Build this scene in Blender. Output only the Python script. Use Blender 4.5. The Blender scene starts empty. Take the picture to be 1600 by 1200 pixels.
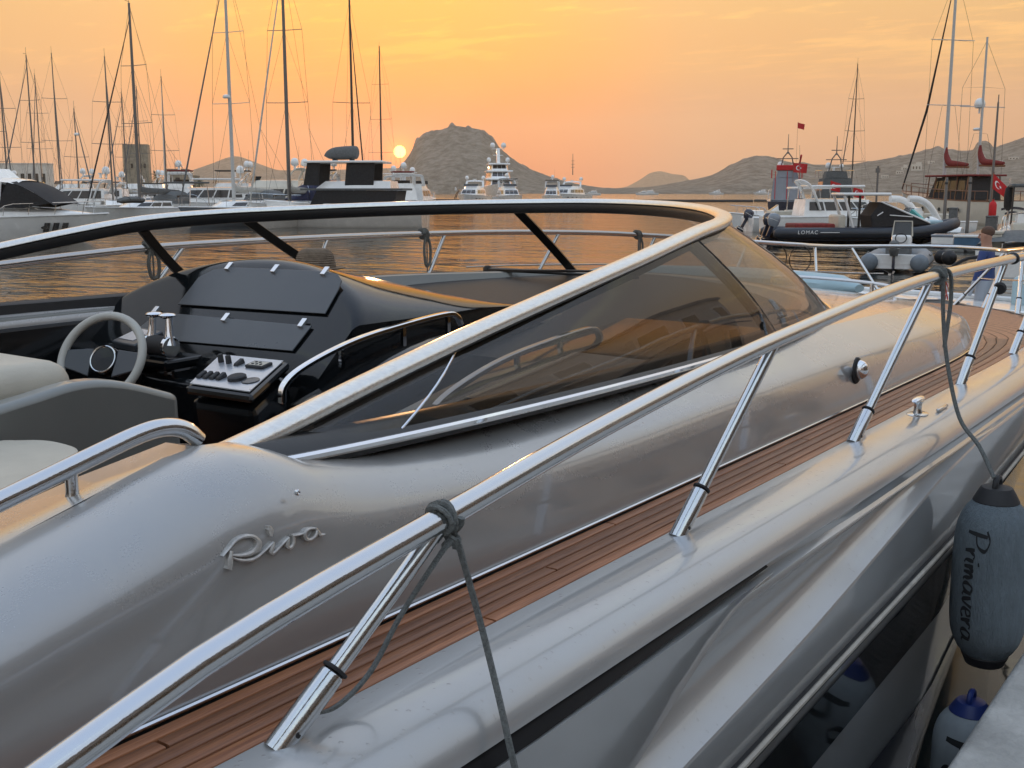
import bpy, bmesh, math, random
import numpy as np
from mathutils import Vector, Matrix
random.seed(7)
R = math.radians
scene = bpy.context.scene
# ------------------------------------------------------------------ camera
CAMZ = 2.45
YAW = 0.62769          # view azimuth, measured from the yacht's bow direction (+X) towards port (+Y)
PITCH = 0.17170        # downwards
FPX = 1730.0           # focal length in pixels of a 1600 px wide frame
cam_d = bpy.data.cameras.new('camera'); cam = bpy.data.objects.new('camera', cam_d)
scene.collection.objects.link(cam); scene.camera = cam
cam_d.sensor_width = 36.0; cam_d.lens = 36.0 * FPX / 1600.0
cam_d.clip_start = 0.05; cam_d.clip_end = 30000
FW = Vector((math.cos(YAW)*math.cos(PITCH), math.sin(YAW)*math.cos(PITCH), -math.sin(PITCH)))
RT = Vector((math.sin(YAW), -math.cos(YAW), 0))
UP = RT.cross(FW)
cam.matrix_world = Matrix(((RT.x, UP.x, -FW.x, 0), (RT.y, UP.y, -FW.y, 0), (RT.z, UP.z, -FW.z, CAMZ), (0, 0, 0, 1)))
scene.render.resolution_x = 1024; scene.render.resolution_y = 768
# ------------------------------------------------------------------ sky, sun, exposure
SUN_EL = 0.0350
SUN_AZ = YAW + 0.0990          # counter-clockwise from +X
SUN = Vector((math.cos(SUN_AZ)*math.cos(SUN_EL), math.sin(SUN_AZ)*math.cos(SUN_EL), math.sin(SUN_EL)))
world = bpy.data.worlds.new('World'); scene.world = world; world.use_nodes = True
def build_world():
    nt = world.node_tree; N = nt.nodes; L = nt.links; N.clear()
    def nd(t, **k):
        n = N.new(t)
        for a, b in k.items(): setattr(n, a, b)
        return n
    def mth(op, a, b=None, clamp=False):
        n = nd('ShaderNodeMath', operation=op); n.use_clamp = clamp
        for i, v in enumerate((a, b)):
            if v is None: continue
            if isinstance(v, (int, float)): n.inputs[i].default_value = v
            else: L.new(v, n.inputs[i])
        return n.outputs[0]
    def mixc(f, a, b, mode='MIX'):
        n = nd('ShaderNodeMix', data_type='RGBA', blend_type=mode)
        if isinstance(f, (int, float)): n.inputs[0].default_value = f
        else: L.new(f, n.inputs[0])
        for i, v in ((6, a), (7, b)):
            if isinstance(v, tuple): n.inputs[i].default_value = v + (1,)
            else: L.new(v, n.inputs[i])
        return n.outputs[2]
    out = nd('ShaderNodeOutputWorld'); bg = nd('ShaderNodeBackground')
    tc = nd('ShaderNodeTexCoord'); nv = nd('ShaderNodeVectorMath', operation='NORMALIZE'); L.new(tc.outputs['Generated'], nv.inputs[0])
    D = nv.outputs[0]
    sp = nd('ShaderNodeSeparateXYZ'); L.new(D, sp.inputs[0])
    z = sp.outputs[2]
    # clear hazy evening gradient by elevation
    ramp = nd('ShaderNodeValToRGB'); cr = ramp.color_ramp; cr.interpolation = 'EASE'
    stops = [(0.0, (.60, .315, .21)), (.06, (.655, .345, .185)), (.12, (.71, .39, .145)), (.18, (.71, .435, .155)), (.34, (.66, .60, .52)), (.55, (.60, .68, .82)), (1.0, (.46, .58, .80))]
    while len(cr.elements) < len(stops): cr.elements.new(.5)
    for e, (p, c) in zip(cr.elements, stops): e.position = p; e.color = c + (1,)
    L.new(mth('MAXIMUM', z, 0.0), ramp.inputs[0])
    # warm towards the sun
    dt = nd('ShaderNodeVectorMath', operation='DOT_PRODUCT'); L.new(D, dt.inputs[0]); dt.inputs[1].default_value = SUN
    cs = dt.outputs['Value']
    far = nd('ShaderNodeMapRange'); far.interpolation_type = 'SMOOTHSTEP'
    L.new(cs, far.inputs[0]); far.inputs[1].default_value = -0.35; far.inputs[2].default_value = .85
    rb = nd('ShaderNodeValToRGB'); c2 = rb.color_ramp; c2.interpolation = 'EASE'
    st2 = [(0.0, (.58, .54, .54)), (.10, (.64, .60, .60)), (.25, (.62, .62, .66)), (.5, (.54, .62, .76)), (1.0, (.46, .58, .80))]
    while len(c2.elements) < len(st2): c2.elements.new(.5)
    for e, (p, c) in zip(c2.elements, st2): e.position = p; e.color = c + (1,)
    L.new(mth('MAXIMUM', z, 0.0), rb.inputs[0])
    back = rb.outputs[0]
    base = mixc(far.outputs[0], back, ramp.outputs[0])
    g1 = nd('ShaderNodeMapRange'); g1.interpolation_type = 'SMOOTHSTEP'; L.new(cs, g1.inputs[0]); g1.inputs[1].default_value = .962; g1.inputs[2].default_value = 1.0
    zc = nd('ShaderNodeMapRange'); L.new(z, zc.inputs[0]); zc.inputs[1].default_value = .02; zc.inputs[2].default_value = .20
    warm = mixc(zc.outputs[0], (1.0, .165, .006), (.98, .54, .055))
    base = mixc(mth('MULTIPLY', g1.outputs[0], .90), base, warm)
    # thin high clouds
    dv = mth('ADD', mth('MAXIMUM', z, 0.0), .06)
    cx = mth('DIVIDE', sp.outputs[0], dv); cy = mth('DIVIDE', sp.outputs[1], dv)
    cb = nd('ShaderNodeCombineXYZ'); L.new(cx, cb.inputs[0]); L.new(cy, cb.inputs[1])
    mp = nd('ShaderNodeMapping'); L.new(cb.outputs[0], mp.inputs[0]); mp.inputs['Rotation'].default_value = (0, 0, 1.05); mp.inputs['Scale'].default_value = (1.9, .95, 1)
    n1 = nd('ShaderNodeTexNoise'); n1.inputs['Scale'].default_value = 2.3; n1.inputs['Detail'].default_value = 7; n1.inputs['Roughness'].default_value = .62; L.new(mp.outputs[0], n1.inputs['Vector'])
    n2 = nd('ShaderNodeTexNoise'); n2.inputs['Scale'].default_value = .33; n2.inputs['Detail'].default_value = 2; L.new(mp.outputs[0], n2.inputs['Vector'])
    cm = nd('ShaderNodeMapRange'); L.new(mth('ADD', n1.outputs[0], mth('MULTIPLY', mth('SUBTRACT', n2.outputs[0], .5), .75)), cm.inputs[0]); cm.inputs[1].default_value = .53; cm.inputs[2].default_value = .68
    el = nd('ShaderNodeMapRange'); L.new(z, el.inputs[0]); el.inputs[1].default_value = .055; el.inputs[2].default_value = .16
    cf = mth('MULTIPLY', mth('MULTIPLY', cm.outputs[0], el.outputs[0]), .95)
    cc = mixc(1.0, base, (1.42, 1.42, 1.15), 'MULTIPLY')
    base = mixc(cf, base, cc)
    # the sun's disc and the glow of the haze round it
    gl = mth('POWER', mth('MAXIMUM', cs, 0.0), 3800.0)
    base = mixc(1.0, base, mixc(gl, (0, 0, 0), (.75, .10, .0)), 'ADD')
    g2 = mth('POWER', mth('MAXIMUM', cs, 0.0), 16000.0)
    base = mixc(1.0, base, mixc(g2, (0, 0, 0), (1.6, .42, .0)), 'ADD')
    disc = nd('ShaderNodeMapRange'); L.new(cs, disc.inputs[0]); disc.inputs[1].default_value = math.cos(R(.32)); disc.inputs[2].default_value = math.cos(R(.27))
    base = mixc(disc.outputs[0], base, (9.0, 5.2, 1.3))
    sky = nd('ShaderNodeTexSky', sky_type='NISHITA'); sky.sun_disc = False; sky.sun_elevation = SUN_EL; sky.sun_rotation = math.pi/2 - SUN_AZ
    sky.dust_density = 4.0; sky.air_density = 1.5
    sk = mixc(1.0, sky.outputs[0], (.025, .025, .025), 'MULTIPLY')
    tot = mixc(1.0, base, sk, 'ADD')
    L.new(tot, bg.inputs[0]); bg.inputs[1].default_value = 1.0
    L.new(bg.outputs[0], out.inputs[0])
build_world()
sl = bpy.data.lights.new('sun', 'SUN'); sl.energy = 1.5; sl.angle = R(.6); sl.color = (1.0, .56, .27)
so = bpy.data.objects.new('sun', sl); scene.collection.objects.link(so)
so.rotation_euler = SUN.to_track_quat('Z', 'Y').to_euler(); so.location = (0, 0, 60)
vs = scene.view_settings; vs.view_transform = 'Standard'; vs.look = 'None'; vs.exposure = 0.42; vs.gamma = 1.0; vs.use_curve_mapping = False
scene.cycles.max_bounces = 7; scene.cycles.transparent_max_bounces = 24; scene.cycles.volume_bounces = 0
# ------------------------------------------------------------------ helpers
COL = scene.collection
def ray(u, v):
    return FW + RT*((u-800)/FPX) - UP*((v-600)/FPX)
def gp(u, dist, z=0.0):
    """point on the water at a given distance along the bearing that column u looks at"""
    d = ray(u, 300); p = d*dist
    return Vector((p.x, p.y, z))
def HDG(phi):
    """heading: 0 = to the right as seen from the quay, 90 = away from it"""
    return YAW - math.pi/2 + R(phi)
def tag(o, label=None, cat=None, group=None, kind=None):
    if label: o['label'] = label
    if cat: o['category'] = cat
    if group: o['group'] = group
    if kind: o['kind'] = kind
    return o
def empty(name, loc=(0, 0, 0), rz=0.0, parent=None):
    o = bpy.data.objects.new(name, None); COL.objects.link(o); o.location = loc; o.rotation_euler = (0, 0, rz); o.empty_display_size = .2
    if parent: o.parent = parent
    return o
def copy_tree(o, parent=None):
    c = o.copy(); COL.objects.link(c); c.parent = parent
    for ch in list(o.children): copy_tree(ch, c)
    return c
def spl(pts, n, closed=False):
    """Catmull-Rom through pts, n samples per span"""
    P = [Vector(p) for p in pts]; out = []
    m = len(P); rng = m if closed else m-1
    for i in range(rng):
        p1 = P[i]; p2 = P[(i+1) % m]
        p0 = P[(i-1) % m] if (closed or i > 0) else p1*2-p2
        p3 = P[(i+2) % m] if (closed or i+2 < m) else p2*2-p1
        for k in range(n):
            t = k/n; t2 = t*t; t3 = t2*t
            out.append((p1*2 + (p2-p0)*t + (p0*2-p1*5+p2*4-p3)*t2 + (p1*3-p0-p2*3+p3)*t3)*.5)
    if not closed: out.append(P[-1].copy())
    return out
def pch(x, xs, ys):
    """smooth monotone interpolation"""
    xs = list(xs); ys = list(ys)
    if x <= xs[0]: return ys[0]
    if x >= xs[-1]: return ys[-1]
    i = max(k for k in range(len(xs)-1) if xs[k] <= x)
    def sl_(k):
        if k <= 0 or k >= len(xs)-1: return 0 if False else (ys[min(k+1, len(xs)-1)]-ys[max(k-1, 0)])/(xs[min(k+1, len(xs)-1)]-xs[max(k-1, 0)])
        a = (ys[k]-ys[k-1])/(xs[k]-xs[k-1]); b = (ys[k+1]-ys[k])/(xs[k+1]-xs[k])
        return 0 if a*b <= 0 else 2*a*b/(a+b)
    h = xs[i+1]-xs[i]; t = (x-xs[i])/h; m0 = sl_(i)*h; m1 = sl_(i+1)*h
    return (2*t**3-3*t**2+1)*ys[i]+(t**3-2*t**2+t)*m0+(-2*t**3+3*t**2)*ys[i+1]+(t**3-t**2)*m1
class MB:
    def __init__(self): self.v = []; self.f = []; self.mi = []; self.cur = 0
    def add(self, vs, fs):
        b = len(self.v); self.v += [tuple(p) for p in vs]
        for f in fs: self.f.append(tuple(b+i for i in f)); self.mi.append(self.cur)
        return self
    def box(self, c, s, rz=0, rx=0, ry=0):
        M = Matrix.Rotation(rz, 3, 'Z') @ Matrix.Rotation(ry, 3, 'Y') @ Matrix.Rotation(rx, 3, 'X'); c = Vector(c)
        vs = [c + M @ Vector((a*s[0]/2, b*s[1]/2, d*s[2]/2)) for a in (-1, 1) for b in (-1, 1) for d in (-1, 1)]
        return self.add(vs, [(0, 1, 3, 2), (4, 6, 7, 5), (0, 4, 5, 1), (2, 3, 7, 6), (0, 2, 6, 4), (1, 5, 7, 3)])
    def tube(self, path, r, n=8, caps=True, sx=1.0, sy=1.0, upv=None):
        P = [Vector(p) for p in path]; m = len(P); rs = r if isinstance(r, (list, tuple)) else [r]*m
        t0 = (P[1]-P[0]).normalized(); u = Vector(upv) if upv else (Vector((0, 0, 1)) if abs(t0.z) < .95 else Vector((1, 0, 0)))
        vs = []; fs = []
        for i in range(m):
            t = (P[min(i+1, m-1)]-P[max(i-1, 0)]).normalized()
            if upv: u = Vector(upv)
            b = t.cross(u)
            if b.length < 1e-6: b = t.cross(Vector((.3, .8, .1)))
            b.normalize(); u2 = b.cross(t).normalized(); u = u2
            for k in range(n):
                a = 2*math.pi*(k+.5)/n
                vs.append(P[i] + (b*math.cos(a)*sx + u2*math.sin(a)*sy)*rs[i])
        for i in range(m-1):
            for k in range(n):
                k2 = (k+1) % n; fs.append((i*n+k, i*n+k2, (i+1)*n+k2, (i+1)*n+k))
        if caps:
            fs.append(tuple(range(n-1, -1, -1))); fs.append(tuple((m-1)*n+k for k in range(n)))
        return self.add(vs, fs)
    def loft(self, rows, closed=False, cap0=False, cap1=False):
        n = len(rows[0]); vs = [p for r in rows for p in r]; fs = []
        for i in range(len(rows)-1):
            for k in range(n if closed else n-1):
                k2 = (k+1) % n; fs.append((i*n+k, i*n+k2, (i+1)*n+k2, (i+1)*n+k))
        if cap0: fs.append(tuple(range(n-1, -1, -1)))
        if cap1: fs.append(tuple((len(rows)-1)*n+k for k in range(n)))
        return self.add(vs, fs)
    def lathe(self, prof, n=16, c=(0, 0, 0), M=None):
        c = Vector(c); rows = []
        for (r, z) in prof:
            row = []
            for k in range(n):
                a = 2*math.pi*k/n; p = Vector((r*math.cos(a), r*math.sin(a), z))
                row.append(c + (M @ p if M else p))
            rows.append(row)
        return self.loft(rows, closed=True, cap0=prof[0][0] > 1e-5, cap1=prof[-1][0] > 1e-5)
    def ball(self, c, r, n=12, m=8):
        if isinstance(r, (int, float)): r = (r, r, r)
        c = Vector(c); rows = []
        for i in range(m+1):
            th = math.pi*i/m; s = max(math.sin(th), 1e-3)
            rows.append([c+Vector((r[0]*s*math.cos(2*math.pi*k/n), r[1]*s*math.sin(2*math.pi*k/n), -r[2]*math.cos(th))) for k in range(n)])
        return self.loft(rows, closed=True, cap0=True, cap1=True)
    def prism(self, poly, off):
        """poly: 3-d points of a flat outline, off: extrusion vector"""
        P = [Vector(p) for p in poly]; n = len(P); off = Vector(off)
        vs = P + [p+off for p in P]
        fs = [tuple(range(n-1, -1, -1)), tuple(range(n, 2*n))] + [(i, (i+1) % n, n+(i+1) % n, n+i) for i in range(n)]
        return self.add(vs, fs)
    def build(self, name, mat, parent=None, smooth=True, ang=40, bevel=0, off=None, seg=2, loc=None):
        me = bpy.data.meshes.new(name)
        o_ = Vector(off) if off is not None else Vector((0, 0, 0))
        if loc is not None: o_ = o_ + Vector(loc)
        me.from_pydata([tuple(Vector(p)-o_) for p in self.v], [], self.f)
        mats = mat if isinstance(mat, (list, tuple)) else [mat]
        for m in mats: me.materials.append(m)
        if len(mats) > 1: me.polygons.foreach_set('material_index', self.mi)
        bm = bmesh.new(); bm.from_mesh(me); bmesh.ops.recalc_face_normals(bm, faces=bm.faces); bm.to_mesh(me); bm.free()
        me.update()
        if smooth:
            me.shade_smooth(); me.set_sharp_from_angle(angle=R(ang))
        o = bpy.data.objects.new(name, me); COL.objects.link(o)
        if parent: o.parent = parent
        if loc is not None: o.location = loc
        if bevel:
            b = o.modifiers.new('bevel', 'BEVEL'); b.width = bevel; b.segments = seg; b.limit_method = 'ANGLE'; b.angle_limit = R(50)
        return o
# ------------------------------------------------------------------ materials
def mat(name, col, rough=.5, metal=0.0, coat=0.0, noise=0.0, nscale=8.0, bump=0.0, bscale=40.0, emit=None, spec=.5, rvar=0.0, alpha=None, stretch=None, coatr=.05):
    m = bpy.data.materials.new(name); m.use_nodes = True; nt = m.node_tree; N = nt.nodes; L = nt.links
    b = N['Principled BSDF']; b.inputs['Base Color'].default_value = tuple(col)+(1,); b.inputs['Roughness'].default_value = rough
    b.inputs['Metallic'].default_value = metal; b.inputs['Coat Weight'].default_value = coat; b.inputs['Coat Roughness'].default_value = coatr
    b.inputs['Specular IOR Level'].default_value = spec
    if noise or bump or rvar:
        tc = N.new('ShaderNodeTexCoord'); vec = tc.outputs['Object']
        if stretch:
            mp = N.new('ShaderNodeMapping'); mp.inputs['Scale'].default_value = stretch; L.new(vec, mp.inputs[0]); vec = mp.outputs[0]
        nz = N.new('ShaderNodeTexNoise'); nz.inputs['Scale'].default_value = nscale; nz.inputs['Detail'].default_value = 6; nz.inputs['Roughness'].default_value = .6; L.new(vec, nz.inputs['Vector'])
        if noise:
            mx = N.new('ShaderNodeMix'); mx.data_type = 'RGBA'; mr = N.new('ShaderNodeMapRange'); mr.inputs[1].default_value = .3; mr.inputs[2].default_value = .7
            L.new(nz.outputs[0], mr.inputs[0]); L.new(mr.outputs[0], mx.inputs[0])
            mx.inputs[6].default_value = tuple(c*(1-noise) for c in col)+(1,); mx.inputs[7].default_value = tuple(min(1, c*(1+noise)) for c in col)+(1,)
            L.new(mx.outputs[2], b.inputs['Base Color'])
        if rvar:
            mr2 = N.new('ShaderNodeMapRange'); L.new(nz.outputs[0], mr2.inputs[0]); mr2.inputs[1].default_value = .3; mr2.inputs[2].default_value = .7
            mr2.inputs[3].default_value = max(.01, rough-rvar); mr2.inputs[4].default_value = rough+rvar; L.new(mr2.outputs[0], b.inputs['Roughness'])
        if bump:
            n2 = N.new('ShaderNodeTexNoise'); n2.inputs['Scale'].default_value = bscale; n2.inputs['Detail'].default_value = 5; L.new(vec, n2.inputs['Vector'])
            bp = N.new('ShaderNodeBump'); bp.inputs['Strength'].default_value = bump; bp.inputs['Distance'].default_value = .01; L.new(n2.outputs[0], bp.inputs['Height']); L.new(bp.outputs[0], b.inputs['Normal'])
    if emit:
        b.inputs['Emission Color'].default_value = tuple(emit[:3])+(1,); b.inputs['Emission Strength'].default_value = emit[3]
    return m
def dew_paint(name, col, metal, rough, dew=.35):
    """metallic yacht paint with clear coat, faint waviness and evening dew drops on it"""
    m = mat(name, col, rough, metal, coat=1.0, coatr=.06); N = m.node_tree.nodes; L = m.node_tree.links; b = N['Principled BSDF']
    tc = N.new('ShaderNodeTexCoord')
    vo = N.new('ShaderNodeTexVoronoi'); vo.inputs['Scale'].default_value = 75; vo.inputs['Randomness'].default_value = 1; L.new(tc.outputs['Object'], vo.inputs['Vector'])
    nz = N.new('ShaderNodeTexNoise'); nz.inputs['Scale'].default_value = 5; nz.inputs['Detail'].default_value = 6; L.new(tc.outputs['Object'], nz.inputs['Vector'])
    # drop = small discs of random size, only where the noise lets them gather; they sit on upward faces
    wn = N.new('ShaderNodeSeparateXYZ'); L.new(vo.outputs['Color'], wn.inputs[0])
    def mt(op, a, b_=None, c=False):
        n = N.new('ShaderNodeMath'); n.operation = op; n.use_clamp = c
        for i, v in enumerate((a, b_)):
            if v is None: continue
            if isinstance(v, (int, float)): n.inputs[i].default_value = v
            else: L.new(v, n.inputs[i])
        return n.outputs[0]
    rad = mt('MULTIPLY', mt('POWER', wn.outputs[0], 3.0), .36)
    hgt = mt('MULTIPLY', mt('SUBTRACT', rad, vo.outputs['Distance']), 6.0, True)
    ge = N.new('ShaderNodeNewGeometry'); gz = N.new('ShaderNodeSeparateXYZ'); L.new(ge.outputs['Normal'], gz.inputs[0])
    upf = N.new('ShaderNodeMapRange'); L.new(gz.outputs[2], upf.inputs[0]); upf.inputs[1].default_value = .25; upf.inputs[2].default_value = .85
    hgt = mt('MULTIPLY', hgt, upf.outputs[0])
    b1 = N.new('ShaderNodeBump'); b1.inputs['Strength'].default_value = dew; b1.inputs['Distance'].default_value = .004; L.new(hgt, b1.inputs['Height'])
    L.new(b1.outputs[0], b.inputs['Coat Normal'])
    fine = N.new('ShaderNodeTexNoise'); fine.inputs['Scale'].default_value = 260; fine.inputs['Detail'].default_value = 3; L.new(tc.outputs['Object'], fine.inputs['Vector'])
    # dust and dried salt: rougher, paler film with a blotchy outline
    dust = N.new('ShaderNodeMapRange'); dust.inputs[1].default_value = .45; dust.inputs[2].default_value = .72; L.new(mt('ADD', mt('MULTIPLY', nz.outputs[0], .85), mt('MULTIPLY', fine.outputs[0], .15)), dust.inputs[0])
    df = mt('MULTIPLY', dust.outputs[0], mt('ADD', mt('MULTIPLY', upf.outputs[0], .26), .0))
    mx = N.new('ShaderNodeMix'); mx.data_type = 'RGBA'; L.new(df, mx.inputs[0]); mx.inputs[6].default_value = tuple(col)+(1,); mx.inputs[7].default_value = (.50, .47, .42, 1)
    L.new(mx.outputs[2], b.inputs['Base Color'])
    L.new(mt('ADD', mt('MULTIPLY', df, .45), rough), b.inputs['Roughness'])
    L.new(mt('ADD', mt('MULTIPLY', df, .5), .06), b.inputs['Coat Roughness'])
    L.new(mt('SUBTRACT', metal, mt('MULTIPLY', df, .5)), b.inputs['Metallic'])
    return m
def glass_mat(name, tint, rough=.0, ior=1.5, dust=0.0):
    m = bpy.data.materials.new(name); m.use_nodes = True; nt = m.node_tree; N = nt.nodes; L = nt.links; N.clear()
    out = N.new('ShaderNodeOutputMaterial'); tr = N.new('ShaderNodeBsdfTransparent'); tr.inputs[0].default_value = tuple(tint)+(1,)
    gl = N.new('ShaderNodeBsdfGlossy'); gl.inputs['Roughness'].default_value = rough; fr = N.new('ShaderNodeFresnel'); fr.inputs[0].default_value = ior
    ge = N.new('ShaderNodeNewGeometry'); io = N.new('ShaderNodeMapRange'); io.inputs[3].default_value = ior; io.inputs[4].default_value = 1/ior; L.new(ge.outputs['Backfacing'], io.inputs[0]); L.new(io.outputs[0], fr.inputs[0])
    mx = N.new('ShaderNodeMixShader'); L.new(fr.outputs[0], mx.inputs[0]); L.new(tr.outputs[0], mx.inputs[1]); L.new(gl.outputs[0], mx.inputs[2])
    last = mx
    if dust:
        tc = N.new('ShaderNodeTexCoord'); nz = N.new('ShaderNodeTexNoise'); nz.inputs['Scale'].default_value = 120; nz.inputs['Detail'].default_value = 8; nz.inputs['Roughness'].default_value = .75; L.new(tc.outputs['Object'], nz.inputs['Vector'])
        mr = N.new('ShaderNodeMapRange'); L.new(nz.outputs[0], mr.inputs[0]); mr.inputs[1].default_value = .42; mr.inputs[2].default_value = .75; mr.inputs[3].default_value = dust*.15; mr.inputs[4].default_value = dust
        df = N.new('ShaderNodeBsdfDiffuse'); df.inputs[0].default_value = (.55, .5, .44, 1); m2 = N.new('ShaderNodeMixShader'); L.new(mr.outputs[0], m2.inputs[0]); L.new(mx.outputs[0], m2.inputs[1]); L.new(df.outputs[0], m2.inputs[2]); last = m2
    L.new(last.outputs[0], out.inputs[0])
    return m
def teak_mat():
    m = mat('teak', (.22, .10, .045), .45); N = m.node_tree.nodes; L = m.node_tree.links; b = N['Principled BSDF']
    tc = N.new('ShaderNodeTexCoord'); oi = N.new('ShaderNodeObjectInfo'); mp = N.new('ShaderNodeMapping'); mp.inputs['Scale'].default_value = (1.6, 45, 45); L.new(tc.outputs['Object'], mp.inputs[0])
    cb = N.new('ShaderNodeCombineXYZ'); ml = N.new('ShaderNodeMath'); ml.operation = 'MULTIPLY'; ml.inputs[1].default_value = 37; L.new(oi.outputs['Random'], ml.inputs[0]); L.new(ml.outputs[0], cb.inputs[0]); L.new(cb.outputs[0], mp.inputs['Location'])
    nz = N.new('ShaderNodeTexNoise'); nz.inputs['Scale'].default_value = 3.2; nz.inputs['Detail'].default_value = 8; nz.inputs['Roughness'].default_value = .65; nz.inputs['Distortion'].default_value = .6; L.new(mp.outputs[0], nz.inputs['Vector'])
    rp = N.new('ShaderNodeValToRGB'); cr = rp.color_ramp; cr.elements[0].position = .28; cr.elements[0].color = (.14, .047, .02, 1); cr.elements[1].position = .75; cr.elements[1].color = (.45, .185, .08, 1)
    L.new(nz.outputs[0], rp.inputs[0])
    hs = N.new('ShaderNodeHueSaturation'); mr = N.new('ShaderNodeMapRange'); mr.inputs[3].default_value = .62; mr.inputs[4].default_value = 1.30; L.new(oi.outputs['Random'], mr.inputs[0]); L.new(mr.outputs[0], hs.inputs['Value']); L.new(rp.outputs[0], hs.inputs['Color'])
    L.new(hs.outputs[0], b.inputs['Base Color'])
    bp = N.new('ShaderNodeBump'); bp.inputs['Strength'].default_value = .35; bp.inputs['Distance'].default_value = .0015; L.new(nz.outputs[0], bp.inputs['Height']); L.new(bp.outputs[0], b.inputs['Normal'])
    return m
M = {}
M['silver'] = dew_paint('silver_hull_paint', (.40, .405, .405), .42, .30, .8)
M['deck'] = dew_paint('silver_deck_paint', (.375, .37, .36), .45, .27, .25)
M['steel'] = mat('polished_steel', (.62, .63, .64), .13, 1.0, rvar=.06, nscale=14, bump=.03, bscale=220)
M['chrome'] = mat('chrome', (.8, .8, .81), .05, 1.0)
M['frame'] = mat('brushed_frame', (.78, .76, .71), .27, .9, noise=.06, nscale=60, bump=.12, bscale=130)
M['blacktrim'] = mat('black_trim', (.012, .012, .013), .35, bump=.05)
M['gloss_black'] = mat('gloss_black_gelcoat', (.005, .006, .007), .09, coat=.0, rvar=.02, nscale=5, spec=.35)
M['panel'] = mat('dark_screen_cover', (.038, .044, .052), .32, coat=.15, rvar=.05, nscale=4)
M['glass_tint'] = glass_mat('tinted_glass', (.30, .275, .25), .0, 1.5, .05)
M['glass_front'] = glass_mat('bronze_glass', (.80, .75, .70), .0, 1.45, .05)
M['glass_clear'] = glass_mat('clear_glass', (.82, .80, .76), .0, 1.5, .06)
M['glass_dusty'] = glass_mat('dusty_glass', (.55, .50, .45), .0, 1.5, .38)
M['dash'] = mat('dash_vinyl', (.010, .010, .011), .5, noise=.2, nscale=30, bump=.1)
M['teak'] = teak_mat()
M['caulk'] = mat('black_caulk', (.012, .012, .012), .6)
M['rope'] = mat('grey_green_rope', (.15, .16, .155), .9, noise=.3, nscale=150, bump=.6, bscale=300)
M['leather'] = mat('cream_leather', (.50, .46, .38), .55, noise=.08, nscale=6, bump=.15, bscale=160)
M['wheel'] = mat('wheel_leather', (.44, .43, .39), .5, noise=.05, bump=.1, bscale=200)
M['grey_mould'] = mat('grey_moulding', (.23, .235, .22), .38, .3, coat=.5, noise=.05, nscale=3)
M['alu'] = mat('brushed_plate', (.60, .63, .68), .32, .75, noise=.05, nscale=40)
M['badge'] = mat('satin_chrome', (.46, .44, .41), .38, .5, noise=.25, nscale=90)
M['rubber'] = mat('black_rubber', (.02, .02, .022), .65, bump=.1)
M['inlay'] = mat('black_inlay', (.004, .004, .005), .45, spec=.12)
M['rub'] = mat('rub_rail', (.42, .39, .34), .5, noise=.25, nscale=12, bump=.2)
M['concrete'] = mat('quay_concrete', (.42, .41, .385), .85, noise=.28, nscale=5, bump=.7, bscale=55)
M['white'] = mat('white_gelcoat', (.80, .80, .78), .25, coat=.6, noise=.06, nscale=1.5, rvar=.08)
M['cream'] = mat('cream_gelcoat', (.66, .62, .53), .3, coat=.5, noise=.06, nscale=1.5)
M['greyhull'] = mat('grey_gelcoat', (.22, .25, .29), .25, coat=.6, noise=.06, nscale=1.5)
M['navy'] = mat('navy_gelcoat', (.015, .02, .04), .2, coat=.6)
M['darkglass'] = mat('dark_boat_glass', (.012, .014, .016), .06, coat=.5)
M['canvas_black'] = mat('black_canvas', (.022, .022, .024), .85, noise=.3, nscale=9, bump=.3)
M['canvas_grey'] = mat('grey_canvas', (.11, .115, .115), .85, noise=.25, nscale=9, bump=.4)
M['canvas_blue'] = mat('navy_canvas', (.018, .022, .06), .8, noise=.25, nscale=9, bump=.3)
M['canvas_red'] = mat('red_canvas', (.20, .022, .02), .8, noise=.3, nscale=9, bump=.4)
M['sail'] = mat('furled_sail', (.42, .41, .37), .8, noise=.2, nscale=12, bump=.4)
M['mast'] = mat('mast_alloy', (.16, .155, .15), .45, .6, noise=.1)
M['mast_white'] = mat('mast_white', (.50, .50, .48), .4, noise=.1)
M['mast_dark'] = mat('mast_carbon', (.035, .034, .033), .4)
M['wire'] = mat('stay_wire', (.10, .095, .09), .5, .5)
M['red'] = mat('flag_red', (.52, .012, .016), .7, noise=.12, nscale=6)
M['flagwhite'] = mat('flag_white', (.75, .75, .73), .7)
M['yellow'] = mat('yellow_plastic', (.55, .36, .03), .5)
M['orange'] = mat('orange_plastic', (.55, .12, .02), .5)
M['tube_navy'] = mat('navy_hypalon', (.022, .028, .040), .45, noise=.15, nscale=3, bump=.1)
M['tube_grey'] = mat('grey_hypalon', (.17, .20, .23), .55, noise=.15, nscale=4, bump=.1)
M['lightblue'] = mat('pale_blue_vinyl', (.36, .50, .55), .5, noise=.06, nscale=4)
M['wood'] = mat('varnished_wood', (.20, .085, .04), .4, noise=.3, nscale=6)
M['greystone'] = mat('grey_stone', (.22, .215, .21), .9, noise=.3, nscale=.9, bump=.6, bscale=4)
M['stone'] = mat('old_stone', (.27, .235, .18), .9, noise=.3, nscale=.9, bump=.6, bscale=4)
M['plaster'] = mat('white_plaster', (.62, .58, .52), .85, noise=.12, nscale=1.2, bump=.2)
M['brown_roof'] = mat('brown_roof', (.16, .09, .06), .85, noise=.2, nscale=2)
M['leaf'] = mat('palm_leaf', (.05, .075, .025), .6, noise=.3, nscale=6)
M['bark'] = mat('palm_bark', (.11, .085, .06), .9, noise=.3, nscale=10, bump=.6)
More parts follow.
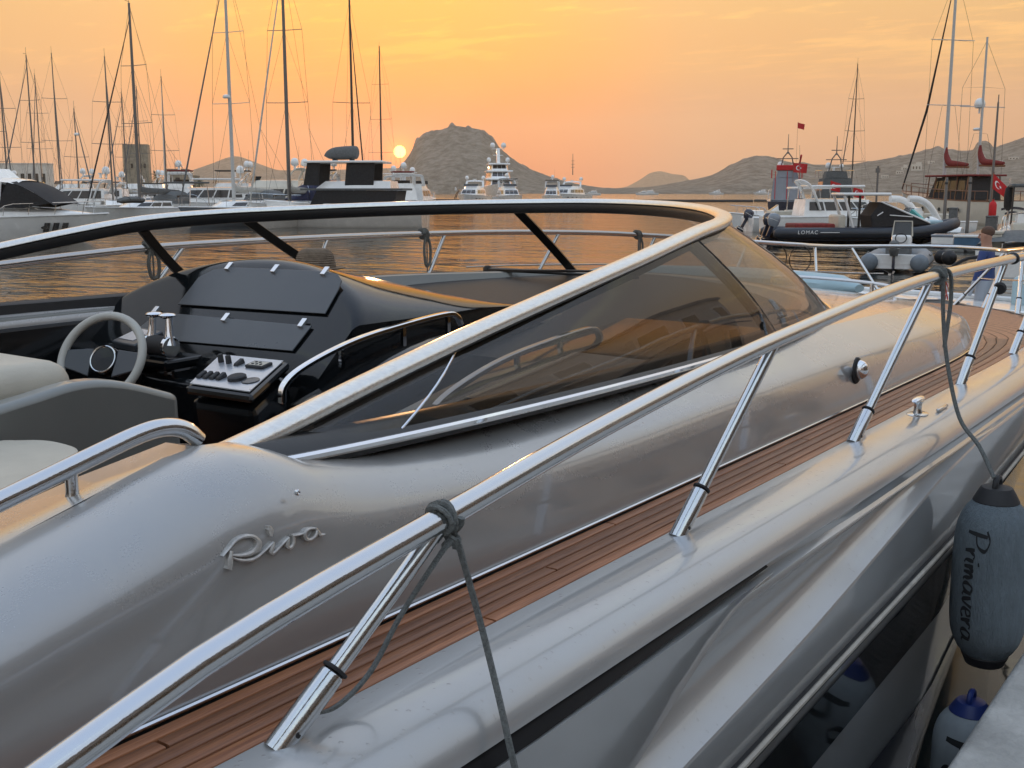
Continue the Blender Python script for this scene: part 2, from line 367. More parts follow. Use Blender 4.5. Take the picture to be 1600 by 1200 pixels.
# ================================================================== THE SETTING
def water_mat():
    m = mat('sea_water', (.010, .017, .018), .06); N = m.node_tree.nodes; L = m.node_tree.links; b = N['Principled BSDF']; b.inputs['IOR'].default_value = 1.4
    b.inputs['Roughness'].default_value = .055
    tc = N.new('ShaderNodeTexCoord')
    def nz(sc, rot, stx, det, dist=0):
        mp = N.new('ShaderNodeMapping'); mp.inputs['Rotation'].default_value = (0, 0, rot); mp.inputs['Scale'].default_value = (1, stx, 1); L.new(tc.outputs['Object'], mp.inputs[0])
        n = N.new('ShaderNodeTexNoise'); n.inputs['Scale'].default_value = sc; n.inputs['Detail'].default_value = det; n.inputs['Roughness'].default_value = .5; n.inputs['Distortion'].default_value = dist; L.new(mp.outputs[0], n.inputs['Vector']); return n.outputs[0]
    a = nz(.42, .9, .45, 3, .3); c = nz(1.7, .45, .6, 3, .4); e = nz(.06, 1.2, .5, 2)
    def mt(op, x, y):
        n = N.new('ShaderNodeMath'); n.operation = op
        for i, v in enumerate((x, y)):
            if isinstance(v, (int, float)): n.inputs[i].default_value = v
            else: L.new(v, n.inputs[i])
        return n.outputs[0]
    h = mt('ADD', mt('MULTIPLY', a, 1.0), mt('MULTIPLY', c, .34))
    amp = N.new('ShaderNodeMapRange'); L.new(e, amp.inputs[0]); amp.inputs[1].default_value = .35; amp.inputs[2].default_value = .65; amp.inputs[3].default_value = .55; amp.inputs[4].default_value = 1.15
    sxyz = N.new('ShaderNodeSeparateXYZ'); L.new(tc.outputs['Object'], sxyz.inputs[0])   # sheltered, calm water between the hull and the quay
    shel = N.new('ShaderNodeMapRange'); shel.interpolation_type = 'SMOOTHSTEP'; L.new(sxyz.outputs[1], shel.inputs[0]); shel.inputs[1].default_value = 1.5; shel.inputs[2].default_value = 9.0; shel.inputs[3].default_value = .10; shel.inputs[4].default_value = 1.0
    h = mt('MULTIPLY', mt('MULTIPLY', h, amp.outputs[0]), shel.outputs[0])
    bp = N.new('ShaderNodeBump'); bp.inputs['Strength'].default_value = 1.0; bp.inputs['Distance'].default_value = .27; L.new(h, bp.inputs['Height']); L.new(bp.outputs[0], b.inputs['Normal'])
    return m
M['water'] = water_mat()
mb = MB()
rr = [0, 15, 60, 250, 1000, 3000, 7000]; seg = 48
rows = [[Vector((max(r, .01)*math.cos(2*math.pi*k/seg), max(r, .01)*math.sin(2*math.pi*k/seg), 0)) for k in range(seg)] for r in rr]
mb.loft(rows, closed=True)
tag(mb.build('water', M['water'], smooth=False), kind='structure')
# ---- the quay we stand on: a concrete deck with an edge beam, a step up to paving behind
mb = MB(); mb.box((10, -9.72, -.32), (120, 20.0, 2.49)); q = mb.build('quay', M['concrete'], bevel=.01); tag(q, kind='structure')
mb = MB(); mb.box((10, .48, -.17), (120, .394, 2.2)); mb.build('edge_beam', M['concrete'], q, bevel=.025, seg=3)
# ---- row of buildings behind the quay (they show in the paint, the glass and the steel)
def facade(x0, w, h, y0, wallm, label, awn):
    r = empty('waterfront_building', (x0, y0, .9)); tag(r, label, 'building', 'buildings along the quay')
    mb = MB(); mb.box((0, -3.5, h/2), (w, 7, h)); mb.build('wall', wallm, r, smooth=False)
    mb = MB(); mb.box((0, -3.5, h+.12), (w+.5, 7.5, .24)); mb.build('roof', M['greystone'], r, smooth=False)
    n = int(w//2.4)
    for i in range(n):
        x = -w/2+w*(i+.5)/n
        for zc, hh in ((1.35, 2.2), (4.3, 1.5)):
            mb = MB(); mb.box((x, .03, zc), (1.35, .12, hh)); f = mb.build('window', M['white'], r, smooth=False)
            mb = MB(); mb.box((x, .06, zc), (1.15, .12, hh-.2)); mb.build('pane', M['darkglass'], f, smooth=False)
    mb = MB(); mb.box((0, .9, 2.85), (w*.9, 1.9, .09), rx=-.22); mb.build('awning', awn, r, smooth=False)
facade(-9, 12, 6.2, -8, M['plaster'], 'two-storey white plaster building with red awning behind the quay', M['canvas_red'])
facade(5, 14, 6.8, -8.6, M['greystone'], 'two-storey stone building with grey awning behind the quay', M['canvas_grey'])
facade(20, 13, 6.0, -8, M['plaster'], 'two-storey white plaster building with navy awning behind the quay', M['canvas_blue'])
# ---- hills across the bay
def hill_mat(name, c1, c2, sc):
    m = mat(name, c1, .95); N = m.node_tree.nodes; L = m.node_tree.links; b = N['Principled BSDF']; b.inputs['Specular IOR Level'].default_value = .1
    tc = N.new('ShaderNodeTexCoord')
    n = N.new('ShaderNodeTexNoise'); n.inputs['Scale'].default_value = sc; n.inputs['Detail'].default_value = 10; n.inputs['Roughness'].default_value = .72; L.new(tc.outputs['Object'], n.inputs['Vector'])
    rp = N.new('ShaderNodeValToRGB'); rp.color_ramp.elements[0].position = .38; rp.color_ramp.elements[1].position = .62; rp.color_ramp.elements[0].color = c2+(1,); rp.color_ramp.elements[1].color = c1+(1,)
    L.new(n.outputs[0], rp.inputs[0]); L.new(rp.outputs[0], b.inputs['Base Color'])
    bp = N.new('ShaderNodeBump'); bp.inputs['Strength'].default_value = 1; bp.inputs['Distance'].default_value = 9; L.new(n.outputs[0], bp.inputs['Height']); L.new(bp.outputs[0], b.inputs['Normal'])
    return m
M['hill'] = hill_mat('scrub_hillside', (.36, .31, .26), (.13, .12, .10), .06)  # tones lifted and evened: part of the haze is put into the colour
from mathutils import noise as mnoise
HILLS = {}
def hill(key, pts, D, front, back, step=3.0, rough=.05, crag=0.0):
    """pts: bearing column and ridge height above the water in metres"""
    us = [p[0] for p in pts]; hs = [p[1] for p in pts]
    def ht(u, d):
        H = pch(u, us, hs)
        t = (d-(D-front))/front if d <= D else 1-(d-D)/back
        t = max(0.0, min(1.0, t)); prof = t**.85*(1-.12*math.sin(math.pi*t))
        p = gp(u, d)
        nz = mnoise.fractal(Vector((p.x/160, p.y/160, 1.3)), 1.0, 2.1, 6)
        rd = mnoise.ridged_multi_fractal(Vector((p.x/90, p.y/90, 4.1)), 1.0, 2.2, 5, .9, 2.0)-1.0
        e = max(0.0, min(1, t*3))
        cr = crag*H*max(0, mnoise.noise(Vector((p.x/14, p.y/14, 2.0))))*(t**6)
        return H*prof*(1+rough*nz*3*e*(1-t*.8)) + rd*rough*H*.7*e*(1-t*.75) + cr - .5*(1-e)
    HILLS[key] = ht
    rows = []
    ds = [D-front+front*(i/22) for i in range(23)] + [D+back*(i/6) for i in range(1, 7)]
    u = us[0]; cols = []
    while u <= us[-1]: cols.append(u); u += step
    for d in ds: rows.append([gp(u, d, ht(u, d)) for u in cols])
    mb = MB(); mb.loft(rows); o = mb.build('hill', M['hill'], ang=180); tag(o, kind='structure')
    return o
k = 2200/1730.
hill('main', [(560, 4), (590, 9*k), (610, 25*k), (625, 40*k), (640, 58*k), (655, 82*k), (665, 90*k), (690, 95*k), (712, 101*k), (730, 99*k), (748, 98*k), (762, 90*k), (775, 76*k), (800, 55*k), (825, 40*k), (850, 30*k), (880, 20*k), (910, 13*k), (950, 8*k), (1000, 6*k), (1060, 3*k)], 2200, 380, 500, 1.6, .06, .13)
k = 3600/1730.
hill('left', [(-300, 20*k), (-100, 22*k), (60, 15*k), (180, 14*k), (250, 20*k), (290, 31*k), (335, 46*k), (355, 53*k), (373, 56*k), (390, 51*k), (410, 43*k), (440, 35*k), (500, 35*k), (560, 37*k), (640, 38*k), (760, 20*k), (860, 10*k)], 3600, 500, 700, 4, .04)
k = 5200/1730.
hill('far', [(930, 2*k), (975, 8*k), (1000, 20*k), (1018, 31*k), (1030, 33*k), (1050, 29*k), (1066, 27*k), (1085, 14*k), (1120, 10*k), (1200, 4*k)], 5200, 500, 700, 4, .03)
k = 1800/1730.
hill('right', [(900, 2*k), (960, 8*k), (1010, 10*k), (1050, 16*k), (1085, 22*k), (1110, 28*k), (1140, 43*k), (1160, 52*k), (1180, 57*k), (1195, 57*k), (1215, 52*k), (1240, 47*k), (1280, 44*k), (1320, 44*k), (1360, 50*k), (1400, 57*k), (1440, 66*k), (1462, 71*k), (1475, 67*k), (1500, 65*k), (1515, 66*k), (1522, 77*k), (1534, 80*k), (1542, 76*k), (1548, 70*k), (1560, 74*k), (1600, 88*k), (1700, 118*k), (1900, 150*k), (2300, 120*k)], 1800, 420, 600, 2.0, .055, .06)
# ---- white houses on the right-hand hillside
def house(u, d, w, h, two, label):
    z = HILLS['right'](u, d)
    r = empty('hillside_house', gp(u, d, z-1.0), HDG(random.uniform(-25, 25))); tag(r, label, 'house', 'white houses on the hillside')
    mb = MB(); mb.box((0, 0, h/2), (w, w*.7, h)); mb.build('wall', M['plaster'], r, smooth=False)
    mb = MB(); mb.box((0, 0, h+.15), (w+.4, w*.7+.4, .35)); mb.build('roof', M['plaster'], r, smooth=False)
    if two:
        mb = MB(); mb.box((w*.18, .1, h+1.9), (w*.5, w*.5, 3.1)); mb.build('upper_storey', M['plaster'], r, smooth=False)
    for i in (-1, 0, 1):
        mb = MB(); mb.box((i*w*.3, -w*.35-.02, h*.5), (w*.14, .3, h*.42)); mb.build('window', M['darkglass'], r, smooth=False)
for a in [(1381, 1560, 9, 5, 0, 'leftmost low white house at the foot of the right-hand hill'), (1404, 1590, 10, 5, 0, 'low white house just left of the tallest house on the hillside'), (1411, 1620, 8, 5, 1, 'small stepped white house up the slope behind the low white house'), (1430, 1600, 14, 9, 1, 'tallest white block of a house on the hillside left of the red-covered masts'),
          (1452, 1650, 8, 4, 0, 'small white house high on the slope above the tallest house'), (1477, 1610, 9, 5, 0, 'white house seen between the forestay and the masts of the red-covered ketch'), (1531, 1640, 9, 5, 1, 'white stepped house on the slope right of the ketch masts'), (1556, 1620, 13, 4, 1, 'wide white house on the slope above the large red flag'), (1580, 1640, 14, 4, 0, 'rightmost long white house high on the hillside')]:
    house(*a)
# ---- the mole on the left with a stone tower, flat buildings and palms
mb = MB(); A = gp(-420, 300); B_ = gp(560, 330); dv = (B_-A).normalized(); nv = Vector((-dv.y, dv.x, 0))
mb.prism([A+Vector((0, 0, -2)), B_+Vector((0, 0, -2)), B_+nv*90+Vector((0, 0, -2)), A+nv*90+Vector((0, 0, -2))], (0, 0, 3.4)); tag(mb.build('mole', M['stone'], smooth=False), kind='structure')
def tower():
    r = empty('stone_tower', gp(217, 345, 1.4), HDG(12)); tag(r, 'square old stone tower behind the masts on the left', 'tower')
    w = 7.2; h = 14.8
    mb = MB(); b = [Vector((sx*w/2*1.06, sy*w/2*1.06, 0)) for sx, sy in ((-1, -1), (1, -1), (1, 1), (-1, 1))]; t = [Vector((sx*w/2, sy*w/2, h)) for sx, sy in ((-1, -1), (1, -1), (1, 1), (-1, 1))]
    mb.loft([b, t], closed=True, cap1=True); mb.build('wall', M['stone'], r, smooth=False)
    for i, (x, y, sx, sy) in enumerate(((0, -w/2+.2, w, .4), (0, w/2-.2, w, .4), (-w/2+.2, 0, .4, w-.8), (w/2-.2, 0, .4, w-.8))):
        mb = MB(); mb.box((x, y, h+.35), (sx, sy, .7)); mb.build('parapet', M['stone'], r, smooth=False)
    for x, z in ((1.4, 9.0), (2.6, 9.0), (-1.2, 9.0)):
        mb = MB(); mb.box((x, -w/2-.06, z), (.6, .3, 1.3)); mb.build('window', M['darkglass'], r, smooth=False)
tower()
def flat_building(u, d, w, h, rz, wm, label, nwin):
    r = empty('harbour_building', gp(u, d, 1.4), HDG(rz)); tag(r, label, 'building', 'low buildings on the mole')
    mb = MB(); mb.box((0, 0, h/2), (w, 6, h)); mb.build('wall', wm, r, smooth=False)
    mb = MB(); mb.box((0, 0, h+.15), (w+.3, 6.3, .3)); mb.build('roof', wm, r, smooth=False)
    for i in range(nwin):
        mb = MB(); mb.box((-w/2+w*(i+.5)/nwin, -3.02, h*.55), (w/nwin*.5, .2, h*.3)); mb.build('window', M['darkglass'], r, smooth=False)
flat_building(43, 340, 14.5, 9.4, 3, M['plaster'], 'long flat-roofed pale building behind the leftmost masts', 7)
flat_building(278, 335, 5.2, 7.6, -5, M['stone'], 'narrow stone building right of the palm tree', 2)
flat_building(296, 345, 5.5, 5.8, 5, M['stone'], 'lower stone building at the foot of the left hill', 2)
def palm(u, d, h, n, s):
    r = empty('palm_tree', gp(u, d, 1.4)); rnd = random.Random(n)
    mb = MB(); mb.tube([(0, 0, 0), (.15, 0, h*.5), (.05, .1, h)], [.32, .24, .2], 8); mb.build('trunk', M['bark'], r)
    mb = MB()
    for i in range(26):
        a = rnd.uniform(0, 6.283); el = rnd.uniform(-.35, 1.25); l = s*rnd.uniform(.8, 1.1); p = Vector((0, 0, h)); dr = Vector((math.cos(a)*math.cos(el), math.sin(a)*math.cos(el), math.sin(el)))
        sd = Vector((-math.sin(a), math.cos(a), 0)); pts = []
        for q in range(7):
            pts.append(p.copy()); p = p+dr*(l/6); dr = (dr+Vector((0, 0, -.24))).normalized()
        for q in range(6):
            for sgn in (-1, 1):
                for fr in (0, .5):
                    b = pts[q].lerp(pts[q+1], fr); ll = .75*math.sin(math.pi*(q+fr+.9)/7.4)*s/2.6
                    tip = b+sd*sgn*ll+(pts[q+1]-pts[q])*.8+Vector((0, 0, -.22*ll))
                    mb.add([b, b+(pts[q+1]-pts[q])*.35, tip], [(0, 1, 2)])
    mb.build('crown', M['leaf'], r, smooth=False)
    return r
tag(palm(246, 320, 5.4, 3, 2.5), 'palm tree standing right of the stone tower', 'palm tree')
tag(palm(312, 325, 3.6, 5, 2.1), 'small palm beside the low stone building under the left hill', 'palm tree')
tag(palm(131, 325, 3.9, 9, 1.9), 'small palm left of the stone tower, low among the masts', 'palm tree')
# ---- floating breakwater across the water on the right
for (u0, u1, lab) in ((985, 1177, 'long low floating breakwater section lying dark on the water'), (1180, 1222, 'short low floating breakwater section ending behind the red patrol boat')):
    a = gp(u0, 285); b = gp(u1, 275); r = empty('floating_breakwater', a); tag(r, lab, 'breakwater', 'floating breakwater sections')
    mb = MB(); mb.tube([Vector((0, 0, .15)), (b-a)+Vector((0, 0, .15))], .42, 10); mb.build('float', M['rubber'], r)
    mb = MB(); v = (b-a); mb.box(v/2+Vector((0, 0, .5)), (v.length, .3, .12), rz=math.atan2(v.y, v.x)); mb.build('walkway', M['rubber'], r)
# ================================================================== THE SILVER YACHT
YC = 3.10
yacht = empty('motor_yacht', (3.4, YC, 0))
tag(yacht, 'large silver sports yacht with teak side deck filling the foreground', 'yacht')
YO = yacht.location
def Y(name, mb_, m, parent=None, **k):
    """part (or sub-part) of the yacht; the geometry is given in world coordinates"""
    return mb_.build(name, m, parent or yacht, off=YO, **k)
BOW = 11.45
def he(x):      # half breadth of the deck edge (outer teak edge)
    if x < 5.2: return 1.94 - .10*max(0, (-1-x)/4)**2
    t = min(1, (x-5.2)/(BOW-5.2)); return 1.94*(1-t**2.3)
def zd(x): return 1.67 - (.26*((x-5.6)/5.2)**1.6 if x > 5.6 else 0) - (.03*(-x/5) if x < 0 else 0)
def zr(x): return pch(x, [-5, 0, 1, 2, 2.53, 3.09, 3.5, 3.85, 4.42, 6, 9, 11.5], [1.10, 1.15, 1.21, 1.29, 1.338, 1.408, 1.465, 1.512, 1.54, 1.54, 1.46, 1.38])
def zb(x): return pch(x, [-5, 0, 2.2, 3.1, 4.6, 5.6, 8, 11.5], [1.0, 1.06, 1.158, 1.20, 1.26, 1.29, 1.32, 1.22])
def cs(x): return pch(x, [-2, 0, 1.2, 2.4, 3.3, 4.0, 4.6], [0, .8, 1, 1, .8, .35, 0])
def gs(x): return pch(x, [-5, 1.7, 2.45, 3.0], [1, 1, .35, 0])
def hull_rows(x):
    e = he(x); z0 = zd(x); k_ = min(1, (e/1.94)**.6) if e > 0 else 0; c = cs(x); g = gs(x); a = zr(x); b = zb(x); z7 = z0-.112
    a = min(a, z7-.02); 
    L_ = [(0, z0), (.04, z0+.003), (.085, z0+.002)]
    for th in (78, 66, 54, 42, 30, 18, 6): L_.append((.088+.106*math.cos(R(th)), z0-.080+.080*math.sin(R(th))))
    L_ += [(.190-.05*g, z0-.084), (.190-.05*g, z0-.102), (.198, z0-.110)]
    for t, q in ((.12, .22), (.25, .55), (.38, .84), (.5, .98), (.62, 1.0), (.73, .90), (.83, .68), (.92, .36), (.97, .12)): L_.append((.20-.075*c*q, z7+(a-z7)*t))
    L_ += [(.205, a), (.208, a-.006), (.208, a-.012), (.205, (a+b)/2), (.20, b+.012), (.19, b-.03), (.178, b-.12), (.162, b-.32), (.14, .55), (.10, .25), (.04, 0.0), (-.4, -.35)]
    out = []
    fl = max(0, (x-4)/(BOW-4))
    for i, (dd, z) in enumerate(L_):
        low = max(0.0, (z0-z)/1.6)
        d = (e+dd*k_) * (1 - fl*low*.55) if e+dd*k_ > 0 else 0
        out.append((max(d, 0.0), z))
    out.append((0.0, -.7+fl*.6))
    return out
XS = [-5.2, -4.5, -3.5, -2.5, -1.5, -.8, -.2] + [.2+.15*i for i in range(32)] + [5.1+.3*i for i in range(16)] + [9.8, 10.1, 10.4, 10.7, 10.95, 11.15, 11.3, 11.4, BOW]
mb = MB()
for sgn in (-1, 1):
    rows = [[Vector((x+(.35*max(0, (z-.2)) if x > 10.6 else 0)*((x-10.6)/.85 if x > 10.6 else 0), YC+sgn*d, z)) for d, z in hull_rows(x)] for x in XS]
    mb.loft(rows)
st = hull_rows(XS[0]); mb.add([Vector((XS[0], YC-d, z)) for d, z in st]+[Vector((XS[0], YC+d, z)) for d, z in reversed(st)], [tuple(range(2*len(st)))])
hull = Y('hull', mb, M['silver'], ang=24)
# black strip sunk in the groove under the gunwale, the pointed side panel below it
def on_hull(x, z, proud=0.0):
    L_ = hull_rows(x)
    for (d0, z0), (d1, z1) in zip(L_, L_[1:]):
        if z1 <= z <= z0 and z0 > z1: return d0+(d1-d0)*(z0-z)/(z0-z1)+proud
    return L_[0][0]
for sgn in (-1, 1):
    mb = MB(); rows = []
    for i in range(40):
        x = -3+5.35*i/39; z = zd(x)-.084; w = .018*max(0.02, min(1, (2.4-x)/1.0)); d = on_hull(x, zd(x)-.093)
        rows.append([Vector((x, YC+sgn*(he(x)+.186), zd(x)-.076)), Vector((x, YC+sgn*(he(x)+.192+.017*w/.018), zd(x)-.080-.016*w/.018))])
    mb.loft(rows); Y('black_inlay', mb, M['inlay'], hull)
    # panel: long flat fin whose tip points forward
    bot = lambda x: pch(x, [-3, .5, 1.2, 1.77, 2.1, 2.37], [.98, 1.02, 1.14, 1.35, 1.48, 1.553])
    rows = []; rb = []
    for i in range(40):
        x = -3+5.37*i/39; zt = zd(x)-.0985; zb_ = min(bot(x), zt-.002); row = []
        for j in range(6):
            z = zt+(zb_-zt)*j/5; row.append(Vector((x, YC+sgn*(he(x)+.198+.013*max(0, min(1, (2.4-x)/.8))-.028*(j/5)**1.5), z)))
        row = [row[0]-Vector((0, sgn*.03, 0))]+row+[row[-1]-Vector((0, sgn*.05, 0))]
        rows.append(row)
    mb = MB(); mb.loft(rows); Y('side_panel', mb, M['silver'], hull, ang=30)
    # rubbing strake with a bright cap
    pts = [Vector((x, YC+sgn*on_hull(x, zb(x)-.004, .006), zb(x)-.004)) for x in np.linspace(-5.1, 10.9, 70)]
    mb = MB(); mb.tube(pts, .017, 8, sy=1.0); rr_ = Y('rubbing_strake', mb, M['rubber'], hull)
    mb = MB(); mb.tube([p+Vector((0, sgn*.013, .009)) for p in pts], .008, 6); Y('strake_cap', mb, M['rub'], hull)
    # black window band low in the side
    rows = []
    for x in np.linspace(-3, 8.2, 60):
        zt = zb(x)-.085; zl = zb(x)-.30+max(0, x-6)*.09
        rows.append([Vector((x, YC+sgn*on_hull(x, zt+(zl-zt)*j/4, .005), zt+(zl-zt)*j/4)) for j in range(5)])
    mb = MB(); mb.loft(rows); Y('side_window', mb, M['darkglass'], hull)
for sgn in (-1, 1):   # dark boot stripe along the waterline
    rows = []
    for x in np.linspace(-5.1, 10.4, 60): rows.append([Vector((x, YC+sgn*on_hull(x, z, .005), z)) for z in (.62, .48, .34, .2, .05, -.1)])
    mb = MB(); mb.loft(rows); Y('boot_stripe', mb, M['navy'], hull)
# ---- side deck: teak planks laid in black caulking
PW = .0352
XF = 7.45
def cr_out(q, off, xa=-3.2):
    """coachroof outline: q 0..1 from the aft end forward to the nose, off = distance inside the foot line"""
    D = 1.765-off; xf = XF-off*2.2; x0 = 4.4
    if q < .6: return Vector((xa+(x0-xa)*(q/.6), D, 0))
    th = (q-.6)/.4*math.pi/2
    return Vector((x0+(xf-x0)*math.sqrt(max(0, math.sin(th))), D*math.cos(th), 0))
def foot(x, off=0.0):
    D = 1.765-off; xf = XF-off*2.2; x0 = 4.4
    if x <= x0: return D
    u = min(1, (x-x0)/(xf-x0)); return D*math.sqrt(max(0, 1-u**4))
mb = MB()
for sgn in (-1, 1):
    rows = []
    for x in list(np.linspace(-5, 5, 30))+list(np.linspace(5.3, 11.2, 24)):
        e = he(x)+.002; i_ = max(0.0, min(foot(x)-.03, e)) if x < XF else 0
        rows.append([Vector((x, YC+sgn*(i_+(e-i_)*j/3), zd(x)-.006)) for j in range(4)])
    mb.loft(rows)
caulk = Y('caulking', mb, M['caulk'])
joints = [[-.9, 1.55, 4.1, 6.2], [.35, 3.0, 5.2], [-.6, 1.85, 4.4], [.9, 3.35, 5.6], [-.3, 2.2, 4.9]]
for sgn in (-1, 1):
    for r_ in range(5):
        js = [-3.0]+joints[r_]+[6.5]
        for a, b in zip(js, js[1:]):
            xs = np.linspace(a+.003, b-.003, max(4, int((b-a)/.22))); top = []
            o0 = r_*PW+.0022; o1 = (r_+1)*PW-.0022
            rows = []
            for x in xs:
                z = zd(x); e = he(x) if x > 4.6 else 1.94
                f = foot(x)+.012; w = max(.02, (he(x)-f))/5.0
                di = he(x)-w*r_-.0022; do = he(x)-w*(r_+1)+.0022
                if r_ == 4: do = f+.004
                rows.append([Vector((x, YC+sgn*di, z-.008)), Vector((x, YC+sgn*di, z-.0005)), Vector((x, YC+sgn*(di-.0015), z+.001)), Vector((x, YC+sgn*(do+.0015), z+.001)), Vector((x, YC+sgn*do, z-.0005)), Vector((x, YC+sgn*do, z-.008))])
            mb = MB(); mb.loft(rows, cap0=True, cap1=True); Y('plank', mb, M['teak'], caulk, ang=60)
# foredeck planks sweep round the nose of the coachroof (too fine to pick apart from here: one part)
mb = MB()
for kk in range(1, 40):
    off = -(kk-1)*.045-.012
    ring = [cr_out(.6+.4*i/26, off) for i in range(27)]
    def okp(p): return p.x > 6.42 and p.x < BOW-.2 and p.y < he(p.x)-.005
    for sgn in (-1, 1):
        seg_ = []
        for p0, p1 in zip([cr_out(.6+.4*i/60, off-.002) for i in range(61)], [cr_out(.6+.4*i/60, off-.043) for i in range(61)]):
            if okp(p0) and okp(p1): seg_.append([Vector((p0.x, YC+sgn*p0.y, zd(p0.x)+.001)), Vector((p1.x, YC+sgn*p1.y, zd(p1.x)+.001))])
            else:
                if len(seg_) > 1: mb.loft(seg_)
                seg_ = []
        if len(seg_) > 1: mb.loft(seg_)
tag(Y('foredeck_planks', mb, M['teak'], caulk), kind='stuff')
# white bead where the coachroof meets the teak
for sgn in (-1, 1):
    mb = MB(); mb.tube([Vector((p.x, YC+sgn*p.y, zd(p.x)+.004)) for p in [cr_out(i/60, -.006) for i in range(61)]], .0045, 6); Y('deck_bead', mb, M['steel'])
# ---- coachroof and cockpit coaming
def hz(x): return pch(x, [-3.2, 0, .5, .85, 1.0, 1.13, 1.24, 1.40, 1.65, 2.0, 3.0, 4.0, 5.0, 5.8, 6.4, 6.9, 7.25, 7.45], [1.70, 1.76, 1.85, 1.932, 1.968, 2.003, 2.012, 1.966, 1.932, 1.918, 1.925, 1.925, 1.915, 1.885, 1.85, 1.80, 1.74, 1.70])
PROF = [(0, 0), (.006, .20), (.014, .42), (.026, .60), (.042, .73), (.065, .84), (.098, .925), (.135, .975), (.175, 1.0), (.22, 1.005)]
qs = [i/100*.6 for i in range(101)]+[.6+.4*i/44 for i in range(1, 45)]
PROF2 = [(0, 0), (.012, .22), (.026, .42), (.040, .56), (.052, .63), (.068, .685), (.095, .745), (.135, .84), (.18, .94), (.22, 1.005)]
def prof_at(k, x):
    t = max(0, min(1, (x-1.25)/1.3)); t = t*t*(3-2*t); a, b = PROF[k], PROF2[k]
    return a[0]+(b[0]-a[0])*t, a[1]+(b[1]-a[1])*t
rows_n = []; rows_f = []
for kp in range(len(PROF)):
    rn = []
    for q in qs:
        b = cr_out(q, 0); o_, fz = prof_at(kp, b.x); p = cr_out(q, o_)
        hump = math.exp(-((b.x-.2)/1.0)**2) if b.x > .2 else 1.0   # fuller shoulder of the coaming aft of the windscreen
        z0 = zd(p.x); zz = z0+(hz(p.x)-z0)*min(1.01, fz + .05*hump*math.sin(math.pi*min(1, fz)))
        rn.append(Vector((p.x, p.y, zz)))
    rows_n.append(rn)
mb = MB()
for sgn in (-1, 1): mb.loft([[Vector((p.x, YC+sgn*p.y, p.z)) for p in r] for r in rows_n])
# top of the coachroof in front of the windscreen, crowned
BD = [(1.585, 3.68), (1.505, 4.35), (1.32, 4.85), (1.04, 5.20), (.62, 5.52), (0, 5.72)]
def bd_(x): return pch(x, [v for _, v in BD], [d for d, _ in BD])
for sgn in (-1, 1):
    rows = []
    for i in range(60):
        q = .6*(.935+.065*i/14) if i <= 14 else .6+.4*(i-14)/45
        p = cr_out(min(q, 1), .22); z = zd(p.x)+(hz(p.x)-zd(p.x))*1.005
        inn = min(p.y-.002, max(0.0, bd_(p.x)-.06)) if p.x < 5.72 else 0.0
        row = []
        for t in np.linspace(0, 1, 12):
            d = p.y+(inn-p.y)*t; f_ = d/max(p.y, .001); row.append(Vector((p.x, YC+sgn*d, z+.05*(1-f_*f_)*min(1, p.y/1.2))))
        rows.append(row)
    mb.loft(rows)
# inner lip and side of the cockpit coaming
for sgn in (-1, 1):
    rows = []
    for x in np.linspace(-3.2, 3.4, 40):
        z = zd(x)+(hz(x)-zd(x))*1.005; zi = z-.02
        wdt = pch(x, [-3, .7, 1.2, 1.5], [.15, .13, .08, .02])
        rows.append([Vector((x, YC+sgn*1.545, z)), Vector((x, YC+sgn*(1.545-wdt), z-.003)), Vector((x, YC+sgn*(1.52-wdt), z-.03)), Vector((x, YC+sgn*(1.515-wdt), z-.06))])
    mb.loft(rows)
    lin = MB(); lin.loft([[r_[3], r_[3]+Vector((0, -sgn*.01, -.02)), r_[3]+Vector((0, -sgn*.015, -.62))] for r_ in rows]); Y('coaming_lining', lin, M['gloss_black'])
coach = Y('coachroof', mb, M['deck'], ang=60)
# cockpit sole and bulkheads (dark below)
mb = MB(); mb.box((-.2, YC, 1.02), (6.4, 3.1, .06)); Y('cockpit_sole', mb, M['teak'])
mb = MB(); mb.box((-3.3, YC, 1.45), (.12, 3.3, 1.0)); Y('aft_bulkhead', mb, M['grey_mould'])
# screw cap on the coaming side
def side_pt(x, frac):
    i = min(range(len(PROF)-1), key=lambda k: abs(PROF[k][1]-frac)); o_ = PROF[i][0]
    z0 = zd(x); return Vector((x, YC-(1.765-o_), z0+(hz(x)-z0)*frac))
p = Vector((1.265, 1.372, 1.945)); mb = MB(); mb.lathe([(.0055, 0), (.0055, .004), (.0035, .006), (.0001, .004)], 12, p, Matrix.Rotation(R(82), 3, 'X')); Y('screw_cap', mb, M['steel'])
